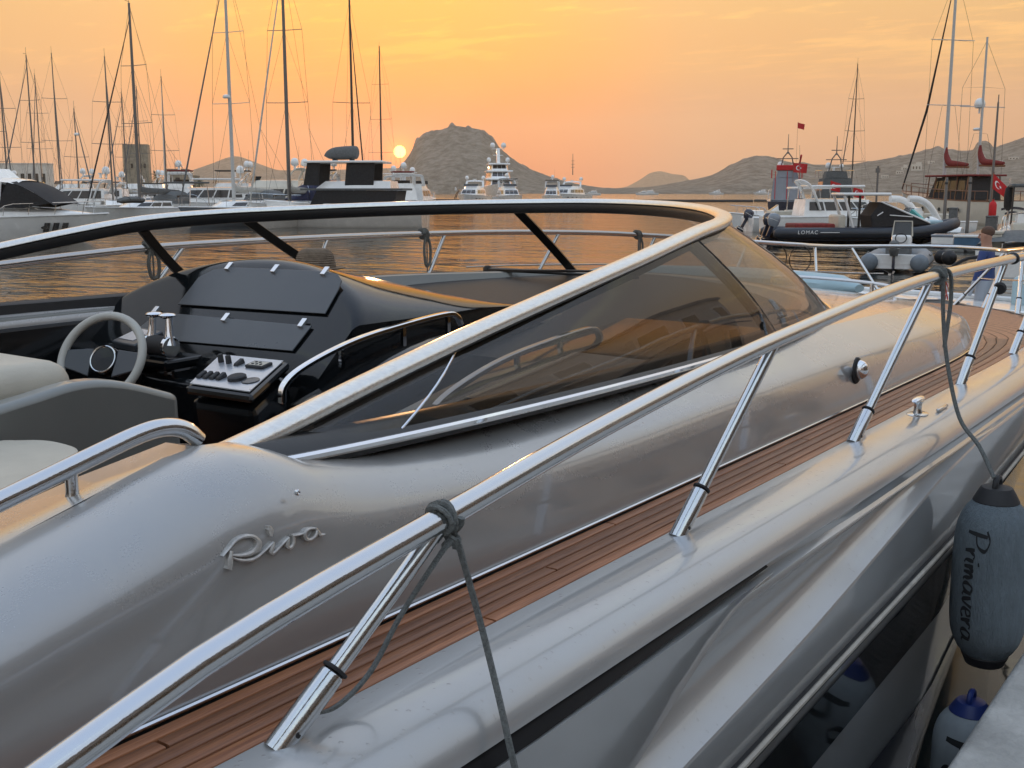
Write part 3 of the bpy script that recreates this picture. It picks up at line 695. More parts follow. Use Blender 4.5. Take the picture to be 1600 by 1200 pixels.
# ---- chrome badge
def badge():
    S = 1/7.27
    def P(x, y): # traced on the photograph's badge, then laid on the coaming side
        u, v = 330+x*S, 780+y*S; d = ray(u, v); t = (1.352)/d.y; p = Vector((0, 0, CAMZ))+d*t
        # follow the slope of the side
        x_, z_ = p.x, p.z; fr = (z_-1.67)/(hz(x_)-1.67)
        for (o0, f0), (o1, f1) in zip(PROF, PROF[1:]):
            if f0 <= fr <= f1: o_ = o0+(o1-o0)*(fr-f0)/(f1-f0); break
        else: o_ = .03
        return Vector((x_, YC-(1.765-o_)-.004, z_))
    strokes = [
        ([(160, 660), (230, 590), (330, 490), (430, 440), (520, 440), (565, 490), (540, 560), (450, 620), (340, 645), (250, 645)], [3, 8, 13, 16, 20, 24, 24, 20, 14, 9]),
        ([(262, 600), (235, 680), (200, 800)], [14, 20, 24]),
        ([(255, 672), (330, 695), (410, 698), (490, 675), (570, 620), (640, 560), (715, 490)], [9, 14, 17, 15, 12, 10, 9]),
        ([(715, 490), (700, 540), (675, 590), (690, 615), (740, 580), (810, 510), (890, 435)], [10, 17, 19, 16, 12, 10, 8]),
        ([(712, 320), (718, 360), (708, 430)], [12, 26, 10]),
        ([(890, 435), (872, 490), (858, 530), (885, 550), (925, 510), (940, 450), (932, 420)], [9, 17, 19, 16, 15, 13, 9]),
        ([(932, 420), (980, 412), (1060, 390), (1120, 350), (1190, 335)], [9, 11, 10, 9, 10]),
        ([(1190, 335), (1110, 350), (1065, 400), (1075, 450), (1120, 460), (1180, 420), (1215, 350)], [10, 14, 17, 17, 15, 13, 11]),
        ([(1200, 335), (1220, 370), (1240, 410), (1290, 398)], [13, 15, 16, 5])]
    mb = MB()
    for pts, ws in strokes:
        n = 6; sp_ = spl([Vector((a, b, 0)) for a, b in pts], n); wv = [1.2*ws[min(i//n, len(ws)-1)]*(1-(i % n)/n)+ws[min(i//n+1, len(ws)-1)]*(i % n)/n for i in range(len(sp_))]
        rows = []
        for i, p in enumerate(sp_):
            t = (sp_[min(i+1, len(sp_)-1)]-sp_[max(i-1, 0)]).normalized(); nrm = Vector((-t.y, t.x, 0))*wv[i]
            a = P(p.x+nrm.x, p.y+nrm.y); b = P(p.x-nrm.x, p.y-nrm.y); o_ = Vector((0, -.0055, 0.0005))
            rows.append([a+Vector((0, .004, 0)), a+o_, a.lerp(b, .5)+o_*1.25, b+o_, b+Vector((0, .004, 0))])
        mb.loft(rows, cap0=True, cap1=True)
    o = Y('script_badge', mb, M['badge'], ang=35); tag(o, 'chrome script lettering Riva on the grey coaming side')
badge()
# ---- windscreen
TOP = [(1.18, 1.548, 1.975), (1.36, 1.535, 2.002), (1.66, 1.52, 2.058), (2.05, 1.505, 2.126), (2.5, 1.50, 2.202), (2.84, 1.495, 2.258), (3.25, 1.46, 2.318), (3.62, 1.38, 2.345), (4.0, 1.20, 2.362), (4.4, .90, 2.380), (4.75, .50, 2.392), (4.93, .0, 2.398)]
BAS = [(1.20, 1.585, 1.972), (1.42, 1.605, 1.965), (1.80, 1.61, 1.953), (2.25, 1.61, 1.944), (2.75, 1.607, 1.939), (3.20, 1.60, 1.938), (3.68, 1.582, 1.938), (4.35, 1.505, 1.938), (4.85, 1.32, 1.943), (5.20, 1.04, 1.950), (5.52, .62, 1.955), (5.72, .0, 1.958)]
def sym(L_): return [Vector((x, YC-d, z)) for x, d, z in L_]+[Vector((x, YC+d, z)) for x, d, z in reversed(L_[:-1])]
NS = 8
topc = spl(sym(TOP), NS); basc = spl(sym(BAS), NS); NT = len(topc)
def inw(c, i):
    t = (c[min(i+1, NT-1)]-c[max(i-1, 0)]); t.z = 0; t.normalize(); return Vector((-t.y, t.x, 0)) * (1 if True else -1)
cen = Vector((2.5, YC, 2.1))
def inward(c, i):
    n = inw(c, i); return n if n.dot(cen-c[i]) > 0 else -n
# bright metal cap rail and the black inner trim under it
rows = []; rows2 = []
for i in range(NT):
    n = inward(topc, i); up = Vector((0, 0, 1)); p = topc[i]
    pr = [(-.030, -.010), (-.033, .002), (-.026, .013), (-.008, .019), (.012, .018), (.027, .010), (.030, -.002), (.022, -.011)]
    rows.append([p+n*a+up*b for a, b in pr])
    rows2.append([p+n*a+up*b for a, b in [(-.012, -.010), (.026, -.010), (.030, -.030), (.024, -.052), (.010, -.056), (-.004, -.036)]])
wsc = empty('windscreen', (3.4-YO.x, 0, 0), parent=yacht); wsc.location = (0, 0, 0)
mb = MB(); mb.loft(rows, closed=True, cap0=True, cap1=True); frame = Y('top_frame', mb, M['frame'], wsc, ang=50)
mb = MB(); mb.loft(rows2[12:-12], closed=True, cap0=True, cap1=True); Y('inner_trim', mb, M['blacktrim'], wsc, ang=30)
mb = MB(); mb.tube([p+Vector((0, 0, -.012))+inward(topc, i)*-.020 for i, p in enumerate(topc)], .0075, 6); Y('gasket', mb, M['blacktrim'], wsc)
mb = MB(); mb.tube([p+Vector((0, 0, .0)) - inward(basc, i)*.012 for i, p in enumerate(basc)], .0095, 8); Y('base_trim', mb, M['chrome'], wsc)
rows = []
for i, p in enumerate(basc):
    n = inward(basc, i); rows.append([p+n*a+Vector((0, 0, b)) for a, b in [(-.01, -.02), (-.008, .006), (.02, .03), (.05, .034), (.075, .02), (.09, -.05)]])
mb = MB(); mb.loft(rows); Y('base_moulding', mb, M['blacktrim'], wsc)
# panes between the mullions; index along the curves
cut = [0, 27, 46, 66, 110-22, 110, 130, NT-1]
def idx(x, side):   # curve index where the top rail passes x
    rng = range(0, NT//2+1) if side < 0 else range(NT-1, NT//2-1, -1)
    return min(rng, key=lambda i: abs(topc[i].x-x))
m_near1 = idx(3.26, -1); m_near2 = idx(3.80, -1); m_mid = NT//2+6; m_far2 = idx(3.75, 1); m_far1 = idx(3.26, 1); j_near = idx(2.02, -1); j_far = idx(2.02, 1)
bounds = [0, j_near, m_near1, m_near2, m_mid, m_far2, m_far1, j_far, NT-1]
bmap = {}
def bi(i):   # base index that belongs to a top index (mullions rake forward)
    return i
jb_near = min(range(0, NT//2), key=lambda i: abs(basc[i].x-1.66)); jb_far = NT-1-jb_near
def bpt(i):
    def mp_(i):
        for a, b, a2, b2 in ((0, j_near, 0, jb_near), (j_near, m_near1, jb_near, m_near1), (m_near1, m_far1, m_near1, m_far1), (m_far1, j_far, m_far1, jb_far), (j_far, NT-1, jb_far, NT-1)):
            if a <= i <= b: return a2+(b2-a2)*(i-a)/(b-a)
    f = mp_(i); k_ = min(NT-2, int(f)); return basc[k_].lerp(basc[k_+1], f-k_)
gm = ['glass_clear', 'glass_tint', 'glass_dusty', 'glass_front', 'glass_front', 'glass_front', 'glass_front', 'glass_clear']
for kx in range(8):
    a, b = bounds[kx], bounds[kx+1]; rows = []
    for i in range(a, b+1):
        T_ = topc[i]+Vector((0, 0, -.012)); B_ = bpt(i)+Vector((0, 0, .004)); n = inward(basc, i)
        bow_ = (T_-B_).length*.045
        rows.append([B_.lerp(T_, t)-n*bow_*math.sin(math.pi*t) for t in np.linspace(0, 1, 7)])
    mb = MB(); mb.loft(rows); o = Y('pane', mb, M[gm[kx]], wsc, ang=180)
for i, w in ((m_near1, .026), (m_near2, .018), (m_mid, .026), (m_far2, .026), (m_far1, .026)):
    T_ = topc[i]+Vector((0, 0, -.02)); B_ = basc[i]+Vector((0, 0, .006)); n = inward(basc, i); bow_ = (T_-B_).length*.045
    mb = MB(); mb.tube([B_.lerp(T_, t)-n*(bow_*math.sin(math.pi*t)-.014) for t in np.linspace(0, 1, 9)], w, 4, sx=1.25, sy=.6, upv=tuple(n)); Y('mullion', mb, M['blacktrim'], wsc, ang=30, bevel=.003)
for i in (j_near, j_far):
    mb = MB(); T_ = topc[i]; B_ = bpt(i); n = inward(basc, i); bow_ = (T_-B_).length*.045
    mb.tube([B_.lerp(T_, t)-n*(bow_*math.sin(math.pi*t)) for t in np.linspace(0, 1, 9)], .003, 6); Y('pane_joint', mb, M['chrome'], wsc)
# wiper on the far front pane
mb = MB(); wp = [Vector((5.35, YC+.95, 1.985)), Vector((5.25, YC+.62, 2.0)), Vector((5.18, YC+.2, 2.02)), Vector((5.12, YC-.02, 2.03))]
mb.tube(wp, [.016, .010, .007, .006], 6); wi = Y('wiper', mb, M['blacktrim'])
mb = MB(); mb.tube([Vector((5.30, YC+.72, 1.99)), Vector((5.28, YC+.05, 1.992)), Vector((5.22, YC-.15, 1.995))], .007, 6); Y('wiper_blade', mb, M['rubber'], wi)
mb = MB(); mb.lathe([(.03, 0), (.03, .03), (.02, .045), (.0001, .05)], 12, (5.36, YC+.97, 1.965)); Y('wiper_pivot', mb, M['blacktrim'], wi)
# ---- guard rails
def hr(x): return pch(x, [.05, .3, .62, .864, 1.28, 1.81, 2.63, 4.03, 5.05, 6.5, 7.8, 8.8, 9.6, 10.4, 11.0, 11.6], [1.69, 1.735, 1.82, 1.88, 1.94, 2.01, 2.087, 2.160, 2.165, 2.155, 2.12, 2.06, 2.0, 1.94, 1.91, 1.90])
def rd(x): return (he(min(x, 11.2))*.97+.14) if x < 10.2 else max(.12, (he(10.2)*.97+.14)*(1-((x-10.2)/1.55)**2)**.5 if x < 11.75 else .12)
for sgn in (-1, 1):
    xs = list(np.linspace(.05, 2.8, 26))+list(np.linspace(3.0, 10.2, 36))+list(np.linspace(10.35, 11.7, 10))
    pts = [Vector((x, YC+sgn*rd(x), hr(x))) for x in xs]
    pts = [Vector((-.05, YC+sgn*rd(0), 1.675))]+pts
    mb = MB(); mb.tube(pts, .0205, 14); rail = Y('guard_rail', mb, M['steel'])
    bases = [(1.0, 1.965, 1.30), (2.22, 1.965, 2.60), (3.42, 1.96, 3.95), (4.73, 1.955, 5.06), (5.80, 1.93, 6.2), (7.0, None, 7.45), (8.2, None, 8.55), (9.3, None, 9.6), (10.3, None, 10.5), (11.0, None, 11.1)]
    for bx, bd, tx in bases:
        bd = bd if bd else he(bx)+.03
        b = Vector((bx, YC+sgn*bd, zd(bx)+.0)); t = Vector((tx, YC+sgn*rd(tx), hr(tx)-.006))
        stn = empty('stanchion', b-YO, parent=yacht)
        L_ = (t-b); dn = L_.normalized(); M_ = dn.to_track_quat('Z', 'Y').to_matrix()
        def sub(nm, prof, mt_, n=14):
            m_ = MB(); m_.lathe(prof, n, b, M_); return m_.build(nm, mt_, stn, off=b)
        sub('post', [(.0145, .10), (.0145, L_.length)], M['steel'])
        sub('socket', [(.021, -.012), (.0205, .02), (.0195, .118), (.0165, .124), (.0146, .125)], M['steel'])
        sub('band', [(.0200, .1245), (.0212, .126), (.0212, .1295), (.0146, .131)], M['rubber'])
        m_ = MB(); side_ = M_ @ Vector((0, -1, 0)); m_.lathe([(.0048, 0), (.0048, .0012), (.0001, .0016)], 10, b+dn*.018+Vector((0, sgn*.0195, .003)), Matrix.Rotation(R(90*sgn*-1), 3, 'X')); m_.build('grub_screw', M['rubber'], stn, off=b)
    # lower rail forward
    mb = MB(); mb.tube([Vector((x, YC+sgn*(he(min(x, 11.1))*.5+rd(x)*.5+.02), zd(x)+(hr(x)-zd(x))*.5)) for x in np.linspace(6.4, 11.3, 24)], .006, 6); Y('lower_wire', mb, M['steel'])
mb = MB(); mb.tube(spl([Vector((11.7, YC-rd(11.7), hr(11.7))), Vector((11.78, YC-.1, hr(11.7))), Vector((11.78, YC+.1, hr(11.7))), Vector((11.7, YC+rd(11.7), hr(11.7)))], 5), .0205, 12); Y('bow_rail_loop', mb, M['steel'])
# hoops hanging under the far rail, bow roller post at the near bow rail
for hx, hs in ((9.70, 1), (9.93, 1), (10.2, 1), (5.35, -1), (5.62, -1)):
    if hs > 0:
        c = Vector((hx, YC+hs*(rd(hx)+.01), hr(hx)-.135)); rad = .112
        mb = MB(); mb.tube([c+Vector((rad*.75*math.cos(a), -rad*.66*math.cos(a), rad*1.12*math.sin(a))) for a in np.linspace(0, 2*math.pi, 33)], .0052, 6, caps=False); Y('fender_hoop', mb, M['blacktrim'])
# ---- deck fittings, near side
def cleat(x, d, sgn):
    c = Vector((x, YC+sgn*d, zd(x))); r_ = empty('cleat', c-YO, parent=yacht)
    m_ = MB(); m_.lathe([(.036, 0), (.036, .004), (.03, .007), (.0001, .007)], 20, c, Matrix.Scale(1.5, 3, Vector((1, 0, 0)))); m_.build('base', M['steel'], r_, off=c)
    m_ = MB(); m_.lathe([(.017, .004), (.013, .02), (.013, .04), (.02, .05)], 14, c, Matrix.Scale(1.3, 3, Vector((1, 0, 0)))); m_.build('stem', M['steel'], r_, off=c)
    m_ = MB(); m_.ball(c+Vector((0, 0, .056)), (.062, .017, .010), 18, 8); m_.build('horn', M['chrome'], r_, off=c)
cleat(3.97, 2.00, -1); cleat(3.97, 2.00, 1); cleat(9.0, he(9.0)-.05, 1)
m_ = MB(); m_.box((4.12, YC-he(4.12)-.105, zd(4)+.006), (.12, .012, .012)); Y('chafe_strip', m_, M['steel'], bevel=.004)
def deck_light(x, sgn):
    c = Vector((x, YC+sgn*(1.748), 1.795)); r_ = empty('courtesy_light', c-YO, parent=yacht)
    Mx = Matrix.Rotation(R(-90*sgn), 3, 'X')
    m_ = MB(); m_.lathe([(.040, -.004), (.040, .003), (.034, .008), (.0001, .008)], 20, c, Mx @ Matrix.Scale(1.25, 3, Vector((0, 1, 0)))); m_.build('bezel', M['rubber'], r_, off=c)
    m_ = MB(); m_.ball(c+Vector((0, sgn*.012, .004)), (.030, .032, .036), 18, 10); m_.build('hood', M['chrome'], r_, off=c)
deck_light(4.05, -1); deck_light(4.05, 1)
# grab rail on the coaming with its feet
for sgn in (-1, 1):
    pts = spl([Vector((-1.6, YC+sgn*1.50, 1.80)), Vector((-.5, YC+sgn*1.50, 1.815)), Vector((.3, YC+sgn*1.50, 1.862)), Vector((.62, YC+sgn*1.50, 1.925)), Vector((.87, YC+sgn*1.50, 1.983)), Vector((1.04, YC+sgn*1.50, 2.024)), Vector((1.12, YC+sgn*1.50, 2.042)), Vector((1.17, YC+sgn*1.502, 2.046)), Vector((1.21, YC+sgn*1.505, 2.036)), Vector((1.238, YC+sgn*1.51, 2.012))], 6)
    mb = MB(); mb.tube(pts, [.0165]*(len(pts)-4)+[.0165, .016, .0155, .015], 14); g_ = Y('grab_rail', mb, M['steel'])
    for fx in (-1.2, -.1, .99):
        zr_ = min(pts, key=lambda p: abs(p.x-fx)).z; mb = MB(); mb.lathe([(.0125, hz(fx)-.005), (.0105, hz(fx)+.005), (.0105, zr_)], 12, (fx, YC+sgn*1.50, 0)); Y('foot', mb, M['steel'], g_)
# ---- dashboard: helm binnacle to port, twin cowl to starboard, companionway between
def PL(p0, n, u, v):
    d = ray(u, v); c = Vector((0, 0, CAMZ)); return c+d*(((Vector(p0)-c).dot(n))/d.dot(n))
fn = Vector((.40, 0, .36)).cross(Vector((0, 1, 0)))   # plane of the instrument face
def face(y, s, lift=0.0):  # s 0 bottom .. 1 top edge of the binnacle face
    return Vector((2.95+.43*s, y, 1.74+.387*s)) + Vector((-.67, 0, .74))*lift
mb = MB(); rows = []
# cowl: sections along y of a profile that climbs the face, rolls over the top and runs forward to the screen
ys = [3.06+(4.66-3.06)*(.5-.5*math.cos(math.pi*i/44)) for i in range(45)]
for y in ys:
    t = (y-3.06)/(4.66-3.06); edge = min(1.0, math.sin(math.pi*min(1, max(0, t*.86+.07)))**.38); hgt = .36+.64*edge if True else 1
    s_top = .16+.86*(math.sin(math.pi*(.02+.96*t))**.40)
    a = face(y, 0); b = face(y, s_top*.94); b1_ = face(y, s_top*.985)+Vector((.004, 0, .003)); rl = face(y, s_top)+Vector((.022, 0, .010)); 
    front = Vector((4.45, y*.80+.70, 1.90)); 
    rows.append([a+Vector((0, 0, -.75)), a, face(y, s_top*.33), face(y, s_top*.66), b, b1_, rl, rl+Vector((.022, 0, .006)), rl+Vector((.06, 0, .006)), rl.lerp(front, .2)+Vector((0, 0, .016*s_top)), rl.lerp(front, .45)+Vector((0, 0, .02*s_top)), rl.lerp(front, .7)+Vector((0, 0, .014)), front])
mb.loft(rows)
n_ = len(rows[0]); mb.add(rows[0], [tuple(range(n_))]); mb.add(rows[-1], [tuple(range(n_))])
cowl = Y('helm_binnacle', mb, M['gloss_black'], ang=80)
# hinged screen covers with their clips
def plate(nm, poly, lift, thick, m, parent, bevel=.002):
    off = Vector((-.67, 0, .74)); P_ = [p+off*lift for p in poly]; m_ = MB(); m_.prism(P_, off*thick); return Y(nm, m_, m, parent, smooth=False, bevel=bevel)
def onface(u, v): return PL((2.95, 0, 1.74), fn, u, v)
up_poly = [onface(*p) for p in [(280, 478), (312, 436), (335, 424), (361, 420), (433, 423), (513, 427), (530, 431), (536, 441), (531, 455), (510, 493)]]
c1 = plate('screen_cover', up_poly, .006, .006, M['panel'], cowl)
lo_poly = [onface(*p) for p in [(202, 529), (250, 490), (489, 512), (459, 551)]]
c2 = plate('screen_cover', lo_poly, .006, .006, M['panel'], cowl)
for (u, v), par in (((361, 420), c1), ((433, 424), c1), ((511, 428), c1), ((246, 489), c2), ((356, 500), c2), ((476, 509), c2)):
    c = onface(u, v)+Vector((-.67, 0, .74))*.016; m_ = MB(); m_.box(c, (.045, .026, .014), ry=-.733); Y('clip', m_, M['chrome'], cowl, bevel=.002)
# shelf with throttle, chart plotter; switch panel
mb = MB(); sh = [Vector((2.84, 4.62, 1.765)), Vector((2.80, 3.79, 1.765)), Vector((3.10, 3.77, 1.775)), Vector((3.12, 4.62, 1.775))]
mb.prism(sh, (0, 0, -.04)); mb.prism([p+Vector((.03, 0, -.038)) for p in sh], (.10, .0, -.30)); shelf = Y('helm_shelf', mb, M['gloss_black'], smooth=False, bevel=.012)
mb = MB(); sp4 = [PL((2.72, 3.3, 1.782), Vector((-.17, -.02, .985)), *p) for p in [(345, 555), (443, 565), (390, 613), (297, 600)]]
nrm = Vector((-.17, -.02, .985)).normalized()
ctr = sum(sp4, Vector())/4
mb.prism([ctr+(p-ctr)*1.14+nrm*-.038 for p in sp4], nrm*.034); pod = Y('switch_pod', mb, M['gloss_black'], smooth=False, bevel=.02)
mb = MB(); mb.prism(sp4, nrm*.004); plate_ = Y('switch_panel', mb, M['alu'], pod, smooth=False)
def pp(u, v, l=.004): return PL((2.72, 3.3, 1.782), nrm, u, v)+nrm*l
ax_u = (pp(443, 565)-pp(345, 555)).normalized(); ax_v = nrm.cross(ax_u).normalized()
Mp = Matrix((ax_u, ax_v, nrm)).transposed()
for (u, v) in ((346, 567), (358, 569)):
    m_ = MB(); m_.lathe([(.012, 0), (.011, .028), (.008, .032), (.0001, .032)], 12, pp(u, v), Mp); Y('knob', m_, M['rubber'], pod)
for (u, v) in ((374, 571), (316, 590), (326, 591), (336, 592), (346, 593)):
    m_ = MB(); c = pp(u, v); vs_ = []
    m_.add([c+ax_u*a+ax_v*b+nrm*h for a, b, h in [(-.011, -.024, 0), (.011, -.024, 0), (.011, .024, 0), (-.011, .024, 0), (-.009, -.018, .010), (.009, -.018, .010), (.009, .02, .020), (-.009, .02, .020)]], [(0, 1, 2, 3), (4, 5, 6, 7), (0, 1, 5, 4), (1, 2, 6, 5), (2, 3, 7, 6), (3, 0, 4, 7)]); Y('rocker_switch', m_, M['rubber'], pod, bevel=.003)
m_ = MB(); m_.lathe([(.036, 0), (.035, .012), (.028, .016), (.0001, .013)], 20, pp(371, 594), Mp); Y('gauge', m_, M['rubber'], pod)
m_ = MB(); m_.lathe([(.034, 0), (.033, .004), (.0001, .006)], 20, pp(392, 597), Mp); Y('speaker', m_, M['panel'], pod)
c = pp(405, 574); m_ = MB()
m_.add([c+ax_u*a+ax_v*b+nrm*h for h in (0, .012) for a, b in ((-.045, -.03), (.045, -.03), (.045, .03), (-.045, .03))], [(0, 1, 2, 3), (4, 5, 6, 7), (0, 1, 5, 4), (1, 2, 6, 5), (2, 3, 7, 6), (3, 0, 4, 7)]); dsp = Y('trim_display', m_, M['rubber'], pod, bevel=.004)
m_ = MB(); m_.add([c+ax_u*a+ax_v*b+nrm*.0125 for a, b in ((-.036, -.022), (.036, -.022), (.036, .022), (-.036, .022))], [(0, 1, 2, 3)]); Y('display_face', m_, M['leather'], pod)
for i in range(5):
    m_ = MB(); m_.lathe([(.006, 0), (.006, .002), (.0001, .003)], 10, c+ax_u*(-.02+.02*(i % 3))+ax_v*(-.01+.02*(i//3))+nrm*.0125, Mp); Y('button', m_, M['rubber'], pod)
for (u, v) in ((343, 557), (440, 567), (391, 610), (301, 599)):
    m_ = MB(); m_.lathe([(.003, 0), (.002, .002), (.0001, .002)], 8, pp(u, v), Mp); Y('screw', m_, M['steel'], pod)
# chart plotter
m_ = MB(); cp = Vector((2.97, 4.20, 1.80)); m_.box(cp, (.15, .21, .05), ry=-.35, rz=-.15); pl_ = Y('chart_plotter', m_, M['panel'], bevel=.008)
m_ = MB(); m_.box(cp+Vector((-.0, .02, .025)), (.10, .13, .006), ry=-.35, rz=-.15); Y('screen', m_, M['alu'], pl_)
# twin throttle
tc_ = Vector((2.86, 3.90, 1.770)); thr = empty('throttle', tc_-YO, parent=yacht)
def TH(nm, m_, mt_, **k): return m_.build(nm, mt_, thr, off=tc_, **k)
m_ = MB(); m_.tube([tc_+Vector((0, -.055, .045)), tc_+Vector((0, .055, .045))], .042, 20); TH('drum', m_, M['rubber'])
for s_ in (-1, 1):
    m_ = MB(); m_.tube([tc_+Vector((0, s_*.056, .045)), tc_+Vector((0, s_*.078, .045))], .045, 22); TH('end_cap', m_, M['chrome'], bevel=.004)
    m_ = MB(); m_.tube([tc_+Vector((0, s_*.060, .05)), tc_+Vector((.006, s_*.058, .10)), tc_+Vector((.012, s_*.054, .165))], [.030, .017, .014], 12); TH('lever', m_, M['chrome'])
    m_ = MB(); m_.lathe([(.016, -.012), (.034, -.004), (.036, .003), (.028, .010), (.0001, .013)], 16, tc_+Vector((.012, s_*.044, .172))); TH('knob', m_, M['chrome'])
# steering wheel, tilted towards the seat
wc = Vector((2.62, 3.96, 1.785)); tilt = R(-62); Mw = Matrix.Rotation(R(20), 3, 'Z') @ Matrix.Rotation(tilt, 3, 'Y')
sw = empty('steering_wheel', wc-YO, parent=yacht)
def SW(nm, m_, mt_, **k): return m_.build(nm, mt_, sw, off=wc, **k)
Rw = .185
m_ = MB(); m_.tube([wc+Mw @ Vector((Rw*math.cos(a), Rw*math.sin(a), 0)) for a in np.linspace(0, 2*math.pi, 49)], .0175, 12, caps=False); SW('rim', m_, M['wheel'])
m_ = MB(); m_.lathe([(.062, -.03), (.062, -.002), (.05, .012), (.0001, .018)], 24, wc+Mw @ Vector((0, 0, -.02)), Mw); SW('hub', m_, M['gloss_black'])
m_ = MB(); m_.tube([wc+Mw @ Vector((.056*math.cos(a), .056*math.sin(a), -.008)) for a in np.linspace(0, 2*math.pi, 33)], .004, 6, caps=False); SW('hub_ring', m_, M['steel'])
for s_ in (-1, 1):
    poly = [wc+Mw @ Vector(p) for p in [(.045, s_*.058, -.024), (.030, s_*.172, -.008), (-.045, s_*.172, -.008), (-.075, s_*.055, -.024)]]
    m_ = MB(); m_.prism(poly, Mw @ Vector((0, 0, .012))); SW('spoke', m_, M['panel'], smooth=False, bevel=.004)
m_ = MB(); m_.tube([wc+Mw @ Vector((0, 0, -.03)), wc+Mw @ Vector((0, 0, -.26))], .035, 14); SW('column', m_, M['rubber'])
for s_ in (-.03, .03):
    m_ = MB(); m_.box(Vector((2.78, 4.0+s_, 1.60)), (.02, .03, .05)); Y('trim_lever', m_, M['chrome'], bevel=.004)
# port side lining and lower consoles
m_ = MB(); m_.prism([(2.2, 4.66, 1.05), (4.6, 4.62, 1.05), (4.6, 4.62, 1.90), (2.2, 4.66, 1.90)], (0, .05, 0)); Y('side_lining', m_, M['gloss_black'], smooth=False)
m_ = MB(); m_.prism([(.4, 4.60, 1.90), (3.6, 4.60, 1.905), (3.6, 4.66, 1.93), (.4, 4.66, 1.93)], (0, .0, -.07)); Y('lining_ledge', m_, M['grey_mould'], smooth=False, bevel=.01)
m_ = MB(); m_.prism([(.4, 4.58, 1.06), (2.4, 4.58, 1.06), (2.4, 4.58, 1.80), (.4, 4.58, 1.80)], (0, .05, 0)); Y('side_lining', m_, M['blacktrim'], smooth=False)
m_ = MB(); m_.box((3.0, 4.0, 1.36), (.34, 1.2, .66)); hc_ = Y('helm_console', m_, M['gloss_black'], bevel=.03)
m_ = MB(); m_.prism([ctr+(p-ctr)*1.08+nrm*-.06 for p in sp4], (.12, .06, -.5)); Y('pod_base', m_, M['gloss_black'], pod, smooth=False, bevel=.03)
# curved hand rails beside the companionway and the cowl to starboard
def hand_rail(y, dx, flip):
    pts = [(2.80, y, 1.665), (2.815, y, 1.735), (2.93, y, 1.795), (3.20, y, 1.862), (3.52, y, 1.90), (3.78, y, 1.918), (3.85, y, 1.90), (3.88, y, 1.86)]
    kz = y/3.10 if y > 2.6 else 1.0; P_ = spl([Vector((a*kz+dx, b, CAMZ-(CAMZ-c)*kz)) for a, b, c in pts], 6); m_ = MB(); m_.tube(P_, .019, 4, sx=1.0, sy=.72); h_ = Y('hand_rail', m_, M['chrome'], ang=40, bevel=.004)
    for fx in (2.95, 3.30, 3.58):
        z = min(P_, key=lambda p: abs(p.x-fx-dx)).z; m_ = MB(); m_.box((fx+dx, y, z-.045), (.018, .014, .075)); Y('bracket', m_, M['chrome'], h_)
hand_rail(2.93, 0, 1); hand_rail(2.30, -.10, 1)
# sloping ledge the port hand rail stands on (black), and the starboard cowl
m_ = MB(); rows = []
for x in np.linspace(2.72, 4.4, 14):
    z = pch(x, [2.72, 2.85, 3.2, 3.6, 4.4], [1.56, 1.64, 1.775, 1.835, 1.86]); rows.append([Vector((x, 2.84, z-.5)), Vector((x, 2.85, z)), Vector((x, 2.89, z+.02)), Vector((x, 3.05, z+.025)), Vector((x, 3.3, z-.1))])
m_.loft(rows); Y('companionway_ledge', m_, M['gloss_black'])
m_ = MB(); rows = []
for y in np.linspace(1.72, 2.38, 12):
    t = (y-1.72)/.66; tp = 1.0-.35*abs(2*t-1)**3
    rows.append([Vector((2.45, y, 1.1)), Vector((2.47, y, 1.66)), Vector((2.62, y, 1.74*1)), Vector((2.95, y, 1.76+.06*tp)), Vector((3.4, y, 1.82+.05*tp)), Vector((3.9, y, 1.86+.03*tp)), Vector((4.5, y+.2*(t), 1.88))])
m_.loft(rows); m_.add(rows[-1], [tuple(range(7))]); m_.add(rows[0], [tuple(range(7))]); sc_ = Y('starboard_cowl', m_, M['gloss_black'], ang=45)
m_ = MB(); m_.prism([(2.70, 1.80, 1.800), (2.70, 2.15, 1.802), (3.35, 2.15, 1.872), (3.35, 1.80, 1.868)], (0, 0, .008)); hat_ = Y('locker_lid', m_, M['panel'], sc_, smooth=False, bevel=.004)
m_ = MB(); m_.box((2.78, 1.97, 1.822), (.02, .06, .008)); Y('latch', m_, M['chrome'], sc_)
# dash top forward to the screen
m_ = MB(); rows = []
for x in np.linspace(3.6, 5.6, 20):
    hw = max(.05, min(1.5, pch(x, [3.6, 4.2, 4.8, 5.2, 5.6], [1.5, 1.42, 1.18, .82, .3])))
    rows.append([Vector((x, YC+hw*t, pch(x, [3.6, 4.4, 5.6], [1.78, 1.88, 1.985]))) for t in np.linspace(-1, 1, 9)])
m_.loft(rows); Y('dash_top', m_, M['dash'])
# grey ledge inside the front of the windscreen
rows = []
for i in range(idx(3.5, -1), idx(3.5, 1)+1):
    n = inward(basc, i); p = basc[i]; rows.append([p+n*.085+Vector((0, 0, .034)), p+n*.115+Vector((0, 0, .028)), p+n*.17+Vector((0, 0, -.03)), p+n*.18+Vector((0, 0, -.10))])
m_ = MB(); m_.loft(rows); Y('screen_ledge', m_, M['grey_mould'], wsc, ang=30)
